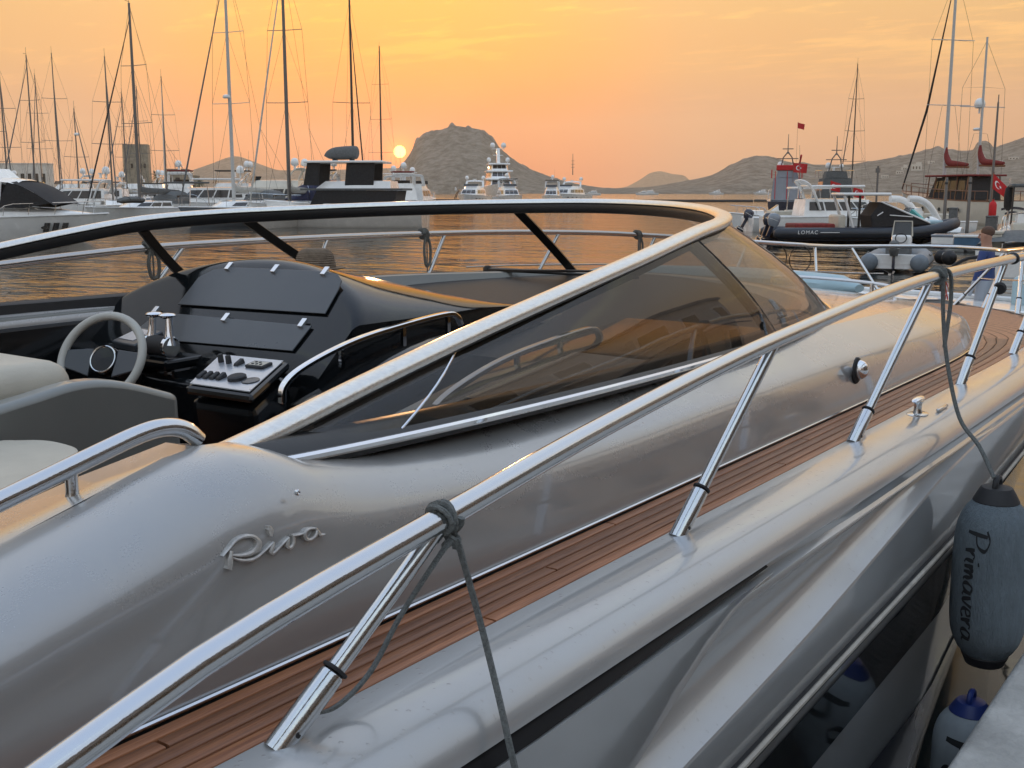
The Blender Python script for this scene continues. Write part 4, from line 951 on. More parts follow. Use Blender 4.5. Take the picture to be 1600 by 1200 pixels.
# ---- helm seat, cushion and the cream table
seat = empty('helm_seat', Vector((1.8, 3.3, 1.05))-YO, parent=yacht)
def ST(nm, m_, mt_, **k): return m_.build(nm, mt_, seat, off=(1.8, 3.3, 1.05), **k)
prof = spl([Vector((1.20, 0, 1.83)), Vector((1.55, 0, 1.842)), Vector((1.72, 0, 1.862)), Vector((1.90, 0, 1.885)), Vector((2.05, 0, 1.865)), Vector((2.25, 0, 1.795))], 6)
poly = [Vector((1.20, 2.98, 1.1))]+[Vector((p.x, 2.98, p.z)) for p in prof]+[Vector((2.27, 2.98, 1.1))]
m_ = MB(); m_.prism(poly, (0, .09, 0)); ST('shell', m_, M['grey_mould'], ang=30, bevel=.022, seg=3)
def cushion(nm, c, s, m, r=.05):
    m_ = MB(); m_.box(c, s); return ST(nm, m_, m, bevel=r, seg=5)
cushion('backrest', (1.66, 3.50, 1.835), (.62, .80, .20), M['leather'], .075)
m_ = MB(); m_.box((1.6, 3.52, 1.42), (.75, .86, .66)); ST('seat_box', m_, M['grey_mould'], bevel=.03)
cushion('seat_pad', (2.12, 3.50, 1.45), (.30, .8, .14), M['leather'], .05)
m_ = MB(); m_.tube([Vector((1.66, 3.098, 1.76)), Vector((1.66, 3.098, 1.86)), Vector((1.66, 3.13, 1.918)), Vector((1.66, 3.20, 1.937)), Vector((1.66, 3.8, 1.937))], .003, 6); ST('piping', m_, M['leather'])
tb = empty('cockpit_table', Vector((1.2, 2.6, 1.05))-YO, parent=yacht)
pol = spl([Vector((.3, 2.95, 0)), Vector((1.45, 2.97, 0)), Vector((1.66, 2.90, 0)), Vector((1.70, 2.76, 0)), Vector((1.64, 2.62, 0)), Vector((1.38, 2.44, 0)), Vector((1.1, 2.36, 0)), Vector((.3, 2.36, 0))], 6)
m_ = MB(); m_.prism([p+Vector((0, 0, 1.735)) for p in pol], (0, 0, .028)); m_.build('table_top', M['leather'], tb, off=(1.2, 2.6, 1.05), smooth=False, bevel=.008)
m_ = MB(); m_.prism([p*1.0+Vector((0, 0, 1.722)) for p in pol], (0, 0, .012)); m_.build('table_edge', M['wood'], tb, off=(1.2, 2.6, 1.05), smooth=False)
m_ = MB(); m_.lathe([(.16, 0), (.15, .02), (.05, .05), (.045, .68)], 16, (1.0, 2.65, 1.05)); m_.build('pedestal', M['steel'], tb, off=(1.2, 2.6, 1.05))
# ---- foredeck: pale blue sun pad, low hand rail, hatch
m_ = MB(); rows = []
for t in np.linspace(0, 1, 26):
    y = YC-.75+2.0*t; x = 7.15-.9*((t-.4))**2; r = .085*min(1, 8*t+.35, 8*(1-t)+.35); rows.append((Vector((x, y, 1.845+.02*(1-(2*t-1)**2))), r))
m_.tube([p for p, r in rows], [r for p, r in rows], 14, sx=1.6, sy=.85); Y('sun_pad_bolster', m_, M['lightblue'])
m_ = MB(); m_.tube(spl([Vector((6.45, 1.95, 1.865)), Vector((6.5, 2.0, 1.91)), Vector((6.62, 2.35, 1.925)), Vector((6.66, 2.75, 1.925)), Vector((6.66, 2.8, 1.88))], 5), .010, 8); gr = Y('foredeck_grip', m_, M['steel'])
for yy, xx in ((2.12, 6.54), (2.6, 6.65)):
    m_ = MB(); m_.lathe([(.018, -.03), (.012, -.01), (.012, .045)], 10, (xx, yy, 1.875)); Y('foot', m_, M['steel'], gr)
# bow gate: white posts with two low rails, dark tube clamped to the near bow rail
m_ = MB(); m_.tube([(5.62, 1.08, 2.02), (5.72, 1.075, 2.31)], .030, 14); tb_ = Y('rod_tube', m_, M['steel'])
for z_ in (2.09, 2.165):
    m_ = MB(); m_.lathe([(.036, -.008), (.039, 0), (.036, .008)], 14, (5.64+(z_-2.09)*.34, 1.078, z_)); Y('clamp', m_, M['rubber'], tb_)
for z_, x_ in ((2.165, 5.2), (2.05, 4.99)):
    m_ = MB(); m_.lathe([(.024, -.012), (.028, 0), (.024, .012)], 14, (x_, YC-rd(x_)-.0, z_), Matrix.Rotation(R(70), 3, 'Y')); Y('clamp', m_, M['rubber'], tb_)
# ================================================================== LINES, FENDERS AND LOOSE THINGS ON THE YACHT
def rope(name, label, pts, r, n=6, sx=1.0, sy=1.0, m='rope', twist=None, cat='rope', extra=None):
    P_ = [Vector(p) for p in pts]; base = P_[-1] if P_[-1].z < P_[0].z else P_[0]
    root = empty(name, base); tag(root, label, cat)
    mb = MB(); mb.tube(P_, r, n, sx=sx, sy=sy); mb.build('line', M[m], root, off=base)
    return root, base
def knot(c, axis, rad, turns, r, parent, base, m='rope', seed=1):
    rnd = random.Random(seed); ax = Vector(axis).normalized(); u = ax.cross(Vector((0, 0, 1))).normalized(); v = u.cross(ax)
    P_ = []
    for i in range(turns*14+1):
        a = 2*math.pi*i/14; t = i/(turns*14)
        P_.append(Vector(c)+ax*((t-.5)*r*2*turns*.75+.004*math.sin(a*1.7+seed))+(u*math.cos(a)+v*math.sin(a))*(rad+r*(.8+.35*math.sin(a*.6+seed))))
    mb = MB(); mb.tube(P_, r, 6, sx=1.25, sy=.8); mb.build('knot', M[m], parent, off=base)
rp = lambda x, d=0.0, dz=0.0: Vector((x, YC-rd(x)-d, hr(x)+dz))
# strap-like line tied to the near rail at the first stanchion, its tail hanging over the gunwale
k0 = rp(1.30)
tail = spl([k0+Vector((.005, -.024, -.03)), k0+Vector((.02, -.035, -.10)), k0+Vector((.03, -.06, -.20)), Vector((1.29, .945, 1.62)), Vector((1.27, .90, 1.50)), Vector((1.25, .885, 1.30)), Vector((1.25, .87, 1.0))], 7)
r1, b1 = rope('mooring_strap', 'flat grey strap knotted round the near rail above the first post, tail over the side', tail, .0062, 4, sx=1.3, sy=.42)
knot(k0+Vector((0, 0, 0)), (1, 0, .12), .0195, 3, .0056, r1, b1, seed=2); knot(k0+Vector((.006, -.012, -.035)), (.2, .3, 1), .004, 2, .0060, r1, b1, seed=5)
mb = MB(); mb.tube(spl([k0+Vector((-.004, -.02, -.03)), k0+Vector((-.03, -.01, -.06)), Vector((1.22, 1.10, 1.80)), Vector((1.17, 1.12, 1.72)), Vector((1.10, 1.125, 1.690)), Vector((1.035, 1.12, 1.705))], 7), .006, 4, sx=1.1, sy=.5); mb.build('loop', M['rope'], r1, off=b1)
# fender line from the rail near the third post
k1 = rp(4.03); ft = Vector((3.83, .80, 1.515))
r2, b2 = rope('fender_line', 'thin grey line from the near rail down to the blue-grey fender', spl([k1+Vector((0, -.02, -.02)), k1+Vector((.0, -.03, -.15)), Vector((4.01, 1.02, 1.86)), Vector((3.96, .955, 1.68)), Vector((3.90, .87, 1.60)), ft], 6), .0065, 5, sx=1.2, sy=.6)
knot(k1, (1, 0, .06), .0195, 2, .0075, r2, b2, seed=3)
mb = MB(); mb.tube(spl([k1+Vector((.0, .012, .025)), k1+Vector((.035, -.03, .015)), k1+Vector((.06, -.035, -.08)), k1+Vector((.055, -.03, -.19)), k1+Vector((.035, -.03, -.255))], 6), .0095, 4, sx=1.2, sy=.45); mb.build('loop', M['rope'], r2, off=b2)
# coils on the far rail
for i, (x, lab, hh) in enumerate(((5.98, 'brown line coiled and hung on the far rail seen through the glass', .22), (8.35, 'knotted brown line bunched on the far rail near the windscreen corner', .20), (3.72, 'thin dark line hanging from the far rail behind the steering wheel', .16))):
    c = Vector((x, YC+rd(x), hr(x))); base = c-Vector((0, 0, hh)); root = empty('hanging_line', base); tag(root, lab, 'rope', 'lines hung on the far rail')
    mb = MB(); mb.tube(spl([c+Vector((0, -.02, 0)), c+Vector((-.03, -.03, -hh*.5)), c+Vector((-.012, -.03, -hh)), c+Vector((.03, -.03, -hh*.9)), c+Vector((.035, -.03, -hh*.4)), c+Vector((.01, -.02, 0))], 6), .010, 6); mb.build('coil', M['rope'], root, off=base)
    knot(c, (1, 0, 0), .019, 3, .011, root, base, seed=i)
    mb = MB(); mb.tube([c+Vector((0, -.03, 0)), c+Vector((0, -.03, -hh-.2))], .005, 5); mb.build('tail', M['rope'], root, off=base)
def text_mesh(s, size, depth=.0, shear=.0, space=1.0):
    cu = bpy.data.curves.new('lettering', 'FONT'); cu.body = s; cu.size = size; cu.shear = shear; cu.align_x = 'CENTER'; cu.align_y = 'CENTER'; cu.extrude = depth; cu.space_character = space; cu.resolution_u = 4
    o = bpy.data.objects.new('lettering', cu); COL.objects.link(o); bpy.context.view_layer.update()
    me = bpy.data.meshes.new_from_object(o.evaluated_get(bpy.context.evaluated_depsgraph_get())); bpy.data.objects.remove(o); bpy.data.curves.remove(cu); return me
M['fender_cloth'] = mat('fender_cover', (.145, .18, .205), .95, noise=.14, nscale=60, bump=.8, bscale=220, stretch=(1, 1, .25))
def hand_strokes(word):
    """loose brush-script letters as centre lines, x along the word, y up, roughly one unit high"""
    G = {'P': [[(.1, 1.25), (.02, .1)], [(-.1, 1.2), (.25, 1.38), (.6, 1.15), (.45, .75), (.08, .62)]], 'r': [[(0, .62), (.06, .05)], [(.05, .35), (.2, .62), (.34, .58)]], 'i': [[(.05, .6), (.03, .15), (.14, .04)], [(.12, .92), (.14, .85)]],
         'm': [[(0, .6), (.03, .05)], [(.03, .35), (.16, .6), (.22, .4), (.22, .05)], [(.22, .35), (.36, .6), (.42, .4), (.44, .1), (.52, .04)]], 'a': [[(.36, .55), (.16, .62), (.02, .3), (.1, .05), (.3, .2), (.38, .58)], [(.38, .58), (.36, .15), (.48, .03)]],
         'v': [[(0, .6), (.12, .05), (.34, .65)]], 'e': [[(.03, .3), (.28, .42), (.24, .62), (.08, .55), (.04, .2), (.18, .03), (.36, .14)]]}
    adv = {'P': .62, 'r': .36, 'i': .24, 'm': .6, 'a': .54, 'v': .38, 'e': .42}
    x = 0; out = []
    for ch in word:
        for st in G[ch]: out.append([(x+a, b) for a, b in st])
        x += adv[ch]
    return out, x
def fender(name, label, c, r, h, m_body, m_end, word=None, wm=None, az=0, scale=.1, capm=None):
    root = empty(name, (c[0], c[1], c[2])); tag(root, label, 'fender', 'fenders between the yacht and the quay')
    mb = MB(); prof = []
    for t in np.linspace(0, 1, 22):
        z = h*(.05+.90*t); rr_ = r*(min(1, (1-abs(2*t-1)**5*.45))) ; prof.append((rr_, z))
    mb.lathe(prof, 36); mb.build('body', m_body, root)
    mb = MB(); mb.lathe([(.02, h*1.03), (.05*r/.125, h*1.02), (.50*r, h*.985), (.60*r, h*.945), (.53*r, h*.90)], 24); mb.build('top_end', m_end, root)
    mb = MB(); mb.lathe([(.52*r, h*.10), (.62*r, h*.055), (.5*r, h*.0), (.2*r, -h*.02), (.0001, -h*.02)], 24); mb.build('bottom_end', capm or m_end, root)
    mb = MB(); mb.tube([Vector((.03*math.cos(a), 0, h*1.03+.028*math.sin(a))) for a in np.linspace(-.4, 3.54, 14)], .010, 8); mb.build('eye', m_end, root)
    if word:
        st, wd = hand_strokes(word)
        for s_ in st:
            P_ = spl([Vector((a, b, 0)) for a, b in s_], 5); rows = []
            for i, p in enumerate(P_):
                t_ = (P_[min(i+1, len(P_)-1)]-P_[max(i-1, 0)]).normalized(); w = (.030+.045*abs(t_.y)*(.6+.4*math.sin(i*.7)))
                n_ = Vector((-t_.y, t_.x, 0))*w; row = []
                for q in (p+n_, p-n_):
                    # the word runs down the fender, letter tops turned to the right
                    z = h*.80-(q.x)*scale; a = az+((q.y-.45)*scale*.62)/r; tt = (z/h-.05)/.90; rl = r*(1-abs(2*tt-1)**5*.45)+.0016
                    row.append(Vector((rl*math.cos(a), rl*math.sin(a), z)))
                rows.append(row)
            m_ = MB(); m_.loft(rows); m_.build('letter', wm, root)
    return root
toCam = math.atan2(-.80, -3.85)
M['ink'] = mat('fender_print', (.015, .017, .02), .8)
fender('fender', 'blue-grey cloth-covered fender printed Primavera hanging beside the quay', (3.86, .795, .855), .124, .61, M['fender_cloth'], M['rubber'], 'Primavera', M['ink'], toCam-.52, .096)
fender('fender', 'pale fender with a deep blue end lying lower beside the quay', (3.74, .80, .27), .115, .48, mat('pale_fender', (.30, .34, .37), .6, noise=.2, nscale=9), mat('blue_fender_end', (.012, .03, .16), .45), 'Pa', M['ink'], toCam-.35, .16)
# straw hat left on the dashboard
hb = Vector((3.98, 4.12, 2.065)); ht_ = empty('straw_hat', hb); tag(ht_, 'ribbed brown straw hat left on the dashboard behind the helm', 'hat')
M['straw'] = mat('straw', (.20, .15, .105), .85, noise=.3, nscale=40, bump=.5, bscale=120)
mb = MB(); prof = []
for i in range(40):
    t = i/39; z = .105*math.sin(t*math.pi/2)**1.05; r_ = .100*math.cos(t*math.pi/2)**.42+.0022*math.sin(i*2.2); prof.append((max(r_, .001), z))
mb.lathe(prof, 28, M=Matrix.Scale(1.08, 3, Vector((0, 1, 0)))); mb.build('crown', M['straw'], ht_)
mb = MB(); mb.lathe([(.096, .004), (.13, .0), (.15, .004), (.152, .008), (.13, .006), (.094, .012)], 28); mb.build('brim', M['straw'], ht_)
# ================================================================== BOAT KIT
def hull_mesh(L, B, fb, rise=.25, rake=.12, stern=1.0, n=16, full=2.4):
    rows = []
    for i in range(n+1):
        t = i/n; b = B/2*(1-max(0, (t-.42)/.58)**full)*(stern+(1-stern)*min(1, t*2.5)); zs = fb*(1+rise*t*t)
        xd = -L/2+L*t
        row = []
        for s_, zf in ((1.0, 1.0), (.985, .72), (.93, .38), (.86, .12), (.80, -.12), (.45, -.35), (0, -.45)):
            x = xd-rake*L*(1-zf)*.55*t**3
            yy = b*(s_ if t < .5 else s_*(1-(1-zf)*.28*(t-.5)*2))
            row.append((x, max(yy, .0), zs*zf if zf > 0 else zf*1.2))
        rows.append(row)
    return rows
def boat_hull(root, L, B, fb, m, deckm, **k):
    rows = hull_mesh(L, B, fb, **k); mb = MB()
    for s_ in (-1, 1): mb.loft([[Vector((x, s_*y, z)) for x, y, z in r] for r in rows])
    r0 = rows[0]; mb.add([Vector((x, -y, z)) for x, y, z in r0]+[Vector((x, y, z)) for x, y, z in reversed(r0)], [tuple(range(2*len(r0)))])
    h = mb.build('hull', m, root, ang=50)
    mb = MB(); mb.loft([[Vector((r[0][0], r[0][1]*t*.985, r[0][2]-.03+.03*(1-t*t))) for t in (-1, -.5, 0, .5, 1)] for r in rows]); mb.build('deck', deckm, root, ang=50)
    mb = MB()
    for s_ in (-1, 1): mb.tube([Vector((r[0][0], s_*r[0][1], r[0][2])) for r in rows], .045, 6)
    mb.build('toe_rail', deckm, root)
    return h
def sheer(L, B, fb, x, rise=.25, full=2.4):
    t = (x+L/2)/L; return B/2*(1-max(0, (t-.42)/.58)**full), fb*(1+rise*t*t)
def cabin(root, nm, x0, x1, w, z, h, m, rf=.5, ra=.1, ins=.14, nose=.55, panes=3, pz=(.35, .85), glass='darkglass', ws=True, taper=.25):
    """superstructure block with a raked front, its side windows and windscreen as separate panes"""
    n = 12
    def pt(t, hf, s_):
        a = x0+ra*hf*h; b = x1-rf*hf*h*1.6; x = a+(b-a)*t
        y = w/2*(1-ins*hf)*(1-taper*max(0, (t-nose)/(1-nose))**1.8)
        return Vector((x, s_*y, z+h*hf-(.10*h*max(0, t-.75)*hf)))
    mb = MB(); ring = lambda hf: [pt(i/n, hf, -1) for i in range(n+1)]+[pt(i/n, hf, 1) for i in range(n, -1, -1)]
    mb.loft([ring(0), ring(.5), ring(.92), [p*1.0+Vector((0, 0, .0)) for p in ring(1.0)]], closed=True)
    top = [[pt(i/n, 1, -1).lerp(pt(i/n, 1, 1), q)+Vector((0, 0, .05*math.sin(math.pi*q))) for q in (0, .25, .5, .75, 1)] for i in range(n+1)]; mb.loft(top)
    c = mb.build(nm, m, root, ang=45)
    for s_ in (-1, 1):
        for k_ in range(panes):
            t0 = .06+(.86/panes)*k_; t1 = t0+.86/panes*.90
            q = [pt(t0, pz[0], s_), pt(t1, pz[0], s_), pt(t1, pz[1], s_), pt(t0+.01, pz[1], s_)]
            mb = MB(); rws = [[pt(t0+(t1-t0)*a, pz[0]+(pz[1]-pz[0])*b, s_)+Vector((0, s_*.014, 0)) for b in (0, .5, 1)] for a in np.linspace(0, 1, 5)]; mb.loft(rws); mb.build('window', M[glass], c)
    if ws:
        for k_ in range(3):
            a0 = -.92+.62*k_; a1 = a0+.58; q = []
            for hf in (pz[0], pz[1]+.05):
                p0 = pt(1, hf, -1); p1 = pt(1, hf, 1)
                q.append([p0.lerp(p1, (a+1)/2)+Vector((.02, 0, .012)) for a in (a0, (a0+a1)/2, a1)])
            mb = MB(); mb.loft(q); mb.build('windscreen', M[glass], c)
    return c
def dome(root, p, r, m='white', stalk=.4):
    mb = MB(); mb.lathe([(r*.72, 0), (r*.95, r*.35), (r, r*.8), (r*.86, r*1.35), (r*.5, r*1.72), (.001, r*1.85)], 14, p); d = mb.build('radome', M[m], root)
    mb = MB(); mb.lathe([(.12*r+.04, -stalk), (.10*r+.03, 0)], 8, p); mb.build('stalk', M[m], d)
def radar_bar(root, p, w=1.2):
    mb = MB(); mb.box((p[0], p[1], p[2]+.12), (.14, w, .12)); b = mb.build('radar_scanner', M['white'], root, smooth=False)
    mb = MB(); mb.lathe([(.16, -.25), (.12, .06)], 10, p); mb.build('pedestal', M['white'], b)
def whip(root, p, h, r=.018):
    mb = MB(); mb.tube([p, (p[0]-.06*h, p[1], p[2]+h)], [r, r*.5], 5); mb.build('antenna', M['mast'], root)
def bow_rail(root, L, B, fb, x0, h=.7, n=7, rise=.25):
    for s_ in (-1, 1):
        xs = np.linspace(x0, L/2*.97, 14); P_ = [Vector((x, s_*max(.04, sheer(L, B, fb, x, rise)[0]-.08), sheer(L, B, fb, x, rise)[1]+h*min(1, (i+.2)/2.5))) for i, x in enumerate(xs)]
        mb = MB(); mb.tube(P_, .022, 5); r_ = mb.build('bow_rail', M['steel'], root)
        for i in range(2, 14, 3):
            x = xs[i]-.12; b, z = sheer(L, B, fb, x, rise); mb = MB(); mb.tube([(x, s_*max(.03, b-.08), z-.02), tuple(P_[i])], .017, 5); mb.build('post', M['steel'], r_)
def portholes(root, L, B, fb, xs, s_, w=.5, h=.16, zf=.62, slant=0):
    for x in xs:
        b, z = sheer(L, B, fb, x); y = b*.972; zc = z*zf; y2 = sheer(L, B, fb, x+w)[0]*.972
        P_ = [Vector((x+w/2*math.cos(a)+slant*h/2*math.sin(a), s_*(y+(y2-y)*(.5*math.cos(a))+.025), zc+h/2*math.sin(a))) for a in np.linspace(0, 2*math.pi, 15)[:-1]]
        mb = MB(); mb.prism(P_, (0, -s_*.03, 0)); mb.build('porthole', M['darkglass'], root, smooth=False)
def arch(root, x, w, z, h, m='white', lean=-.8, th=.3):
    P_ = spl([Vector((x, -w/2, z)), Vector((x+lean*.6, -w/2*.95, z+h*.75)), Vector((x+lean, -w/2*.75, z+h)), Vector((x+lean, w/2*.75, z+h)), Vector((x+lean*.6, w/2*.95, z+h*.75)), Vector((x, w/2, z))], 5)
    mb = MB(); mb.tube(P_, th*.5, 8, sx=1.5, sy=.45, upv=None); return mb.build('radar_arch', M[m], root)
def hardtop(root, x0, x1, w, z, h, m='white', posts=True, pm='steel', nm='hardtop'):
    mb = MB(); mb.box(((x0+x1)/2, 0, z+h), (x1-x0, w, .14)); t = mb.build(nm, M[m], root, bevel=.05)
    if posts:
        for x in (x0+.15, x1-.15):
            for s_ in (-1, 1):
                mb = MB(); mb.tube([(x+(.25 if x > (x0+x1)/2 else -.1), s_*w*.46, z-.05), (x, s_*w*.44, z+h)], .035, 6); mb.build('post', M[pm], t)
    return t
def new_boat(name, label, cat, u, D, phi, group=None, dz=0):
    r = empty(name, gp(u, D, dz), HDG(phi)); tag(r, label, cat, group); return r
def motor(u, D, phi, L, label, fly=True, hm='white', dm='white', B=None, fb=None, dark=None, domes=2, top=None, name='motor_yacht', group='motor yachts in the marina', ports=True, whips=1, rails=True, cab_h=1.35, bars=True):
    B = B or L*.30; fb = fb or (1.0+L*.035); r = new_boat(name, label, 'yacht', u, D, phi, group)
    boat_hull(r, L, B, fb, M[hm], M[dm], full=2.6)
    z = fb*1.03; c = cabin(r, 'saloon', -L*.30, L*.24, B*.80, z, cab_h, M[dm], rf=.75, panes=4)
    zt = z+cab_h
    if fly:
        cabin(r, 'flybridge', -L*.26, L*.06, B*.66, zt, .62, M[dm], rf=.6, panes=0, ws=False)
        mb = MB(); rws = [[Vector((L*.055-.25*h_, B*.27*a, zt+.60+.42*h_)) for a in (-1, -.5, 0, .5, 1)] for h_ in (0, 1)]; mb.loft(rws); mb.build('fly_screen', M['darkglass'], r)
        a_ = arch(r, -L*.19, B*.66, zt+.4, 1.25, dm); za = zt+1.65; xa = -L*.19-.8
        if top: hardtop(r, -L*.26, L*.03, B*.66, zt+.5, 1.5, top)
        if top: za += .42
    else:
        a_ = arch(r, -L*.20, B*.78, z+.4, 1.55, dm); za = z+1.95; xa = -L*.20-.8
        if top: hardtop(r, -L*.26, L*.08, B*.72, zt, .75, top); za = max(za, zt+.95)
    for k_ in range(domes): dome(r, (xa, (-.32+.64*k_ if domes > 1 else 0)*B, za+.35), .30+.006*L)
    if bars: radar_bar(r, (xa+.5, 0, za+.25), .9)
    for k_ in range(whips): whip(r, (xa, B*(.1+.12*k_), za), 2.2+.6*k_)
    if ports: portholes(r, L, B, fb, [L*.08, L*.18, L*.27], -1, L*.035, .17); portholes(r, L, B, fb, [L*.08, L*.18, L*.27], 1, L*.035, .17)
    if rails: bow_rail(r, L, B, fb, -L*.02)
    return r
def sail(u, D, phi, L, H, label, hm='white', mm='mast', lean=0.0, furl=True, boomm='sail', spreaders=2, radar=None, hood=None, name='sailing_yacht', group='sailing yachts in the marina', mast_at=.06, bimini=None, boom=True, thick=.08, cat='sailing yacht', mz=None):
    """u is the bearing of the mast; the hull is set round it"""
    B = L*.30; fb = .85+L*.028; rz = HDG(phi); xm = L*mast_at
    base = gp(u, D)-Vector((math.cos(rz)*xm, math.sin(rz)*xm, 0)); r = empty(name, base, rz); tag(r, label, cat, group)
    boat_hull(r, L, B, fb, M[hm], M['white'], rise=.16, rake=.16, stern=.78, full=2.1)
    z = fb*1.03; cabin(r, 'coachroof', -L*.14, L*.22, B*.58, z, .52, M['white'], rf=1.6, panes=3, pz=(.3, .8), ws=False, taper=.5)
    mz_ = z+.45; Mst = empty('rig', (xm, 0, 0), parent=r)
    off = (xm, 0, 0)
    def RG(nm, m_, mt_): return m_.build(nm, M[mt_], Mst, off=off)
    tp = Vector((xm-lean*H, 0, H))
    m_ = MB(); m_.tube([(xm, 0, z-.1), (xm-lean*H*.5, 0, H*.5), tuple(tp)], [thick, thick*.95, thick*.62], 8, sx=1.0, sy=1.25); RG('mast', m_, mm)
    at = lambda f: Vector((xm, 0, z)).lerp(tp, f)
    m_ = MB(); m_.tube([tuple(tp), tuple(tp+Vector((0, 0, .7)))], .015, 4); RG('masthead_aerial', m_, 'wire')
    m_ = MB(); m_.box(tuple(tp+Vector((.18, 0, .1))), (.42, .03, .03)); RG('wind_vane', m_, 'wire')
    sps = [.42, .70] if spreaders == 2 else ([.5] if spreaders == 1 else [.30, .52, .75])
    tips = []
    for i, f_ in enumerate(sps):
        hw = B*.40*(1-.18*i); p = at(f_); m_ = MB(); m_.tube([(p.x-.12, -hw, p.z+.05), (p.x, 0, p.z), (p.x-.12, hw, p.z+.05)], .026, 5); RG('spreader', m_, mm); tips.append((hw, p))
    for s_ in (-1, 1):
        P_ = [Vector((xm-.15, s_*B*.47, z))]+[Vector((p.x-.12, s_*hw, p.z+.05)) for hw, p in tips]+[at(.985)]; m_ = MB(); m_.tube(P_, .011, 4); RG('shroud', m_, 'wire')
        m_ = MB(); m_.tube([Vector((xm+.35, s_*B*.44, z)), at(sps[0])], .010, 4); RG('lower_shroud', m_, 'wire')
        for f0, (hw, p) in zip(sps[1:], tips): m_ = MB(); m_.tube([Vector((p.x-.12, s_*hw, p.z+.05)), at(f0)], .009, 4); RG('diagonal', m_, 'wire')
    fs = [Vector((L*.485, 0, fb*1.16+.15)), at(.93)]; m_ = MB()
    if furl: m_.tube([fs[0], fs[0].lerp(fs[1], .1), fs[0].lerp(fs[1], .55), fs[1]], [.03, .062, .055, .025], 6); RG('furled_genoa', m_, 'canvas_black' if furl == 'dark' else ('canvas_grey' if furl is True else 'sail'))
    else: m_.tube(fs, .012, 4); RG('forestay', m_, 'wire')
    for s_ in (-1, 1): m_ = MB(); m_.tube([Vector((-L*.48, s_*B*.25, fb)), Vector((-L*.30, 0, H*.35)).lerp(at(.4), .3), tuple(tp)], .009, 4); RG('backstay', m_, 'wire')
    if boom:
        bz = z+1.05; m_ = MB(); m_.tube([(xm-.1, 0, bz), (xm-L*.36, 0, bz+.12)], .07, 6); bm_ = RG('boom', m_, mm)
        m_ = MB(); m_.tube(spl([(xm-.12, 0, bz+.75), (xm-.35, 0, bz+.34), (xm-L*.18, 0, bz+.24), (xm-L*.35, 0, bz+.2)], 4), [.10, .13, .16, .19, .20, .20, .19, .19, .18, .17, .15, .13, .10], 8, sx=.75, sy=1.15); m_.build('sail_cover', M[boomm], Mst, off=off)
    if radar: p = at(radar); m_ = MB(); m_.lathe([(.22, 0), (.28, .06), (.27, .18), (.15, .26), (.001, .27)], 12, p+Vector((.36, 0, 0))); RG('mast_radar', m_, 'white')
    if hood:
        m_ = MB(); rws = []
        for i, (x, h_) in enumerate(((-L*.13, .05), (-L*.155, .75), (-L*.20, 1.0), (-L*.27, 1.02))): rws.append([Vector((x, B*.33*math.cos(a), z+.3+h_*max(.0, math.sin(a))**.45)) for a in np.linspace(0, math.pi, 11)])
        m_.loft(rws); m_.build('spray_hood', M[hood], r)
        for s_ in (-1, 1):
            m_ = MB(); m_.loft([[Vector((-L*.16, s_*(B*.33*.92)+s_*.03, z+.5+h_)), Vector((-L*.25, s_*(B*.33*.92)+s_*.03, z+.5+h_))] for h_ in (0, .45)]); m_.build('hood_window', M['darkglass'], r)
    if bimini: hardtop(r, -L*.45, -L*.27, B*.75, z+.2, 1.75, bimini, nm='bimini')
    for s_ in (-1, 1):
        P_ = [Vector((x, s_*max(.05, sheer(L, B, fb, x, .16, 2.1)[0]*.9), sheer(L, B, fb, x, .16)[1]+.62)) for x in np.linspace(-L*.46, L*.48, 9)]; m_ = MB(); m_.tube(P_, .012, 4); g_ = m_.build('guard_wire', M['steel'], r)
        for p in P_[::2]: m_ = MB(); m_.tube([p-Vector((0, 0, .64)), p], .014, 4); m_.build('post', M['steel'], g_)
    return r
def flag(u, D, z, w, h, label, ang=0, crescent=True, pole=1.5, droop=.25):
    """red flag with white crescent and star on its own staff"""
    r = empty('flag', gp(u, D, z-pole), HDG(ang)); tag(r, label, 'flag', 'red flags with crescent and star')
    m_ = MB(); m_.tube([(0, 0, 0), (0, 0, pole+h*.1)], max(.012, h*.022), 6); m_.build('staff', M['wood'], r)
    def S(a, b): # a along 0..1, b down 0..1
        return Vector((a*w*(1-droop*.35), .10*w*math.sin(a*5.5+b*1.5)*a**.6, pole-b*h-droop*w*a*(.9-.2*b)))
    m_ = MB(); m_.loft([[S(a, b) for b in np.linspace(0, 1, 9)] for a in np.linspace(0, 1, 15)]); c_ = m_.build('cloth', M['red'], r, ang=180)
    if crescent:
        asp = h/w
        for sd in (-1, 1):
            def Q(a, b): p = S(a, b); return p+Vector((0, sd*.012*max(.6, h), 0))
            oc = []; ic = []
            for t in np.linspace(R(38), R(322), 22): oc.append(Q(.36*1+.25*asp*math.cos(t), .5+.25*math.sin(t)))
            for t in np.linspace(R(52), R(308), 22): ic.append(Q(.36+.062*asp+.20*asp*math.cos(t), .5+.20*math.sin(t)))
            m_ = MB(); m_.loft([oc, ic]); m_.build('crescent', M['flagwhite'], c_, smooth=False)
            cx, cy = .36+.235*asp, .5; st = [Q(cx+asp*(.125 if i % 2 == 0 else .048)*math.cos(math.pi+i*math.pi/5), cy+(.125 if i % 2 == 0 else .048)*math.sin(math.pi+i*math.pi/5)) for i in range(10)]
            m_ = MB(); m_.add(st+[Q(cx, cy)], [(i, (i+1) % 10, 10) for i in range(10)]); m_.build('star', M['flagwhite'], c_, smooth=False)
    return r
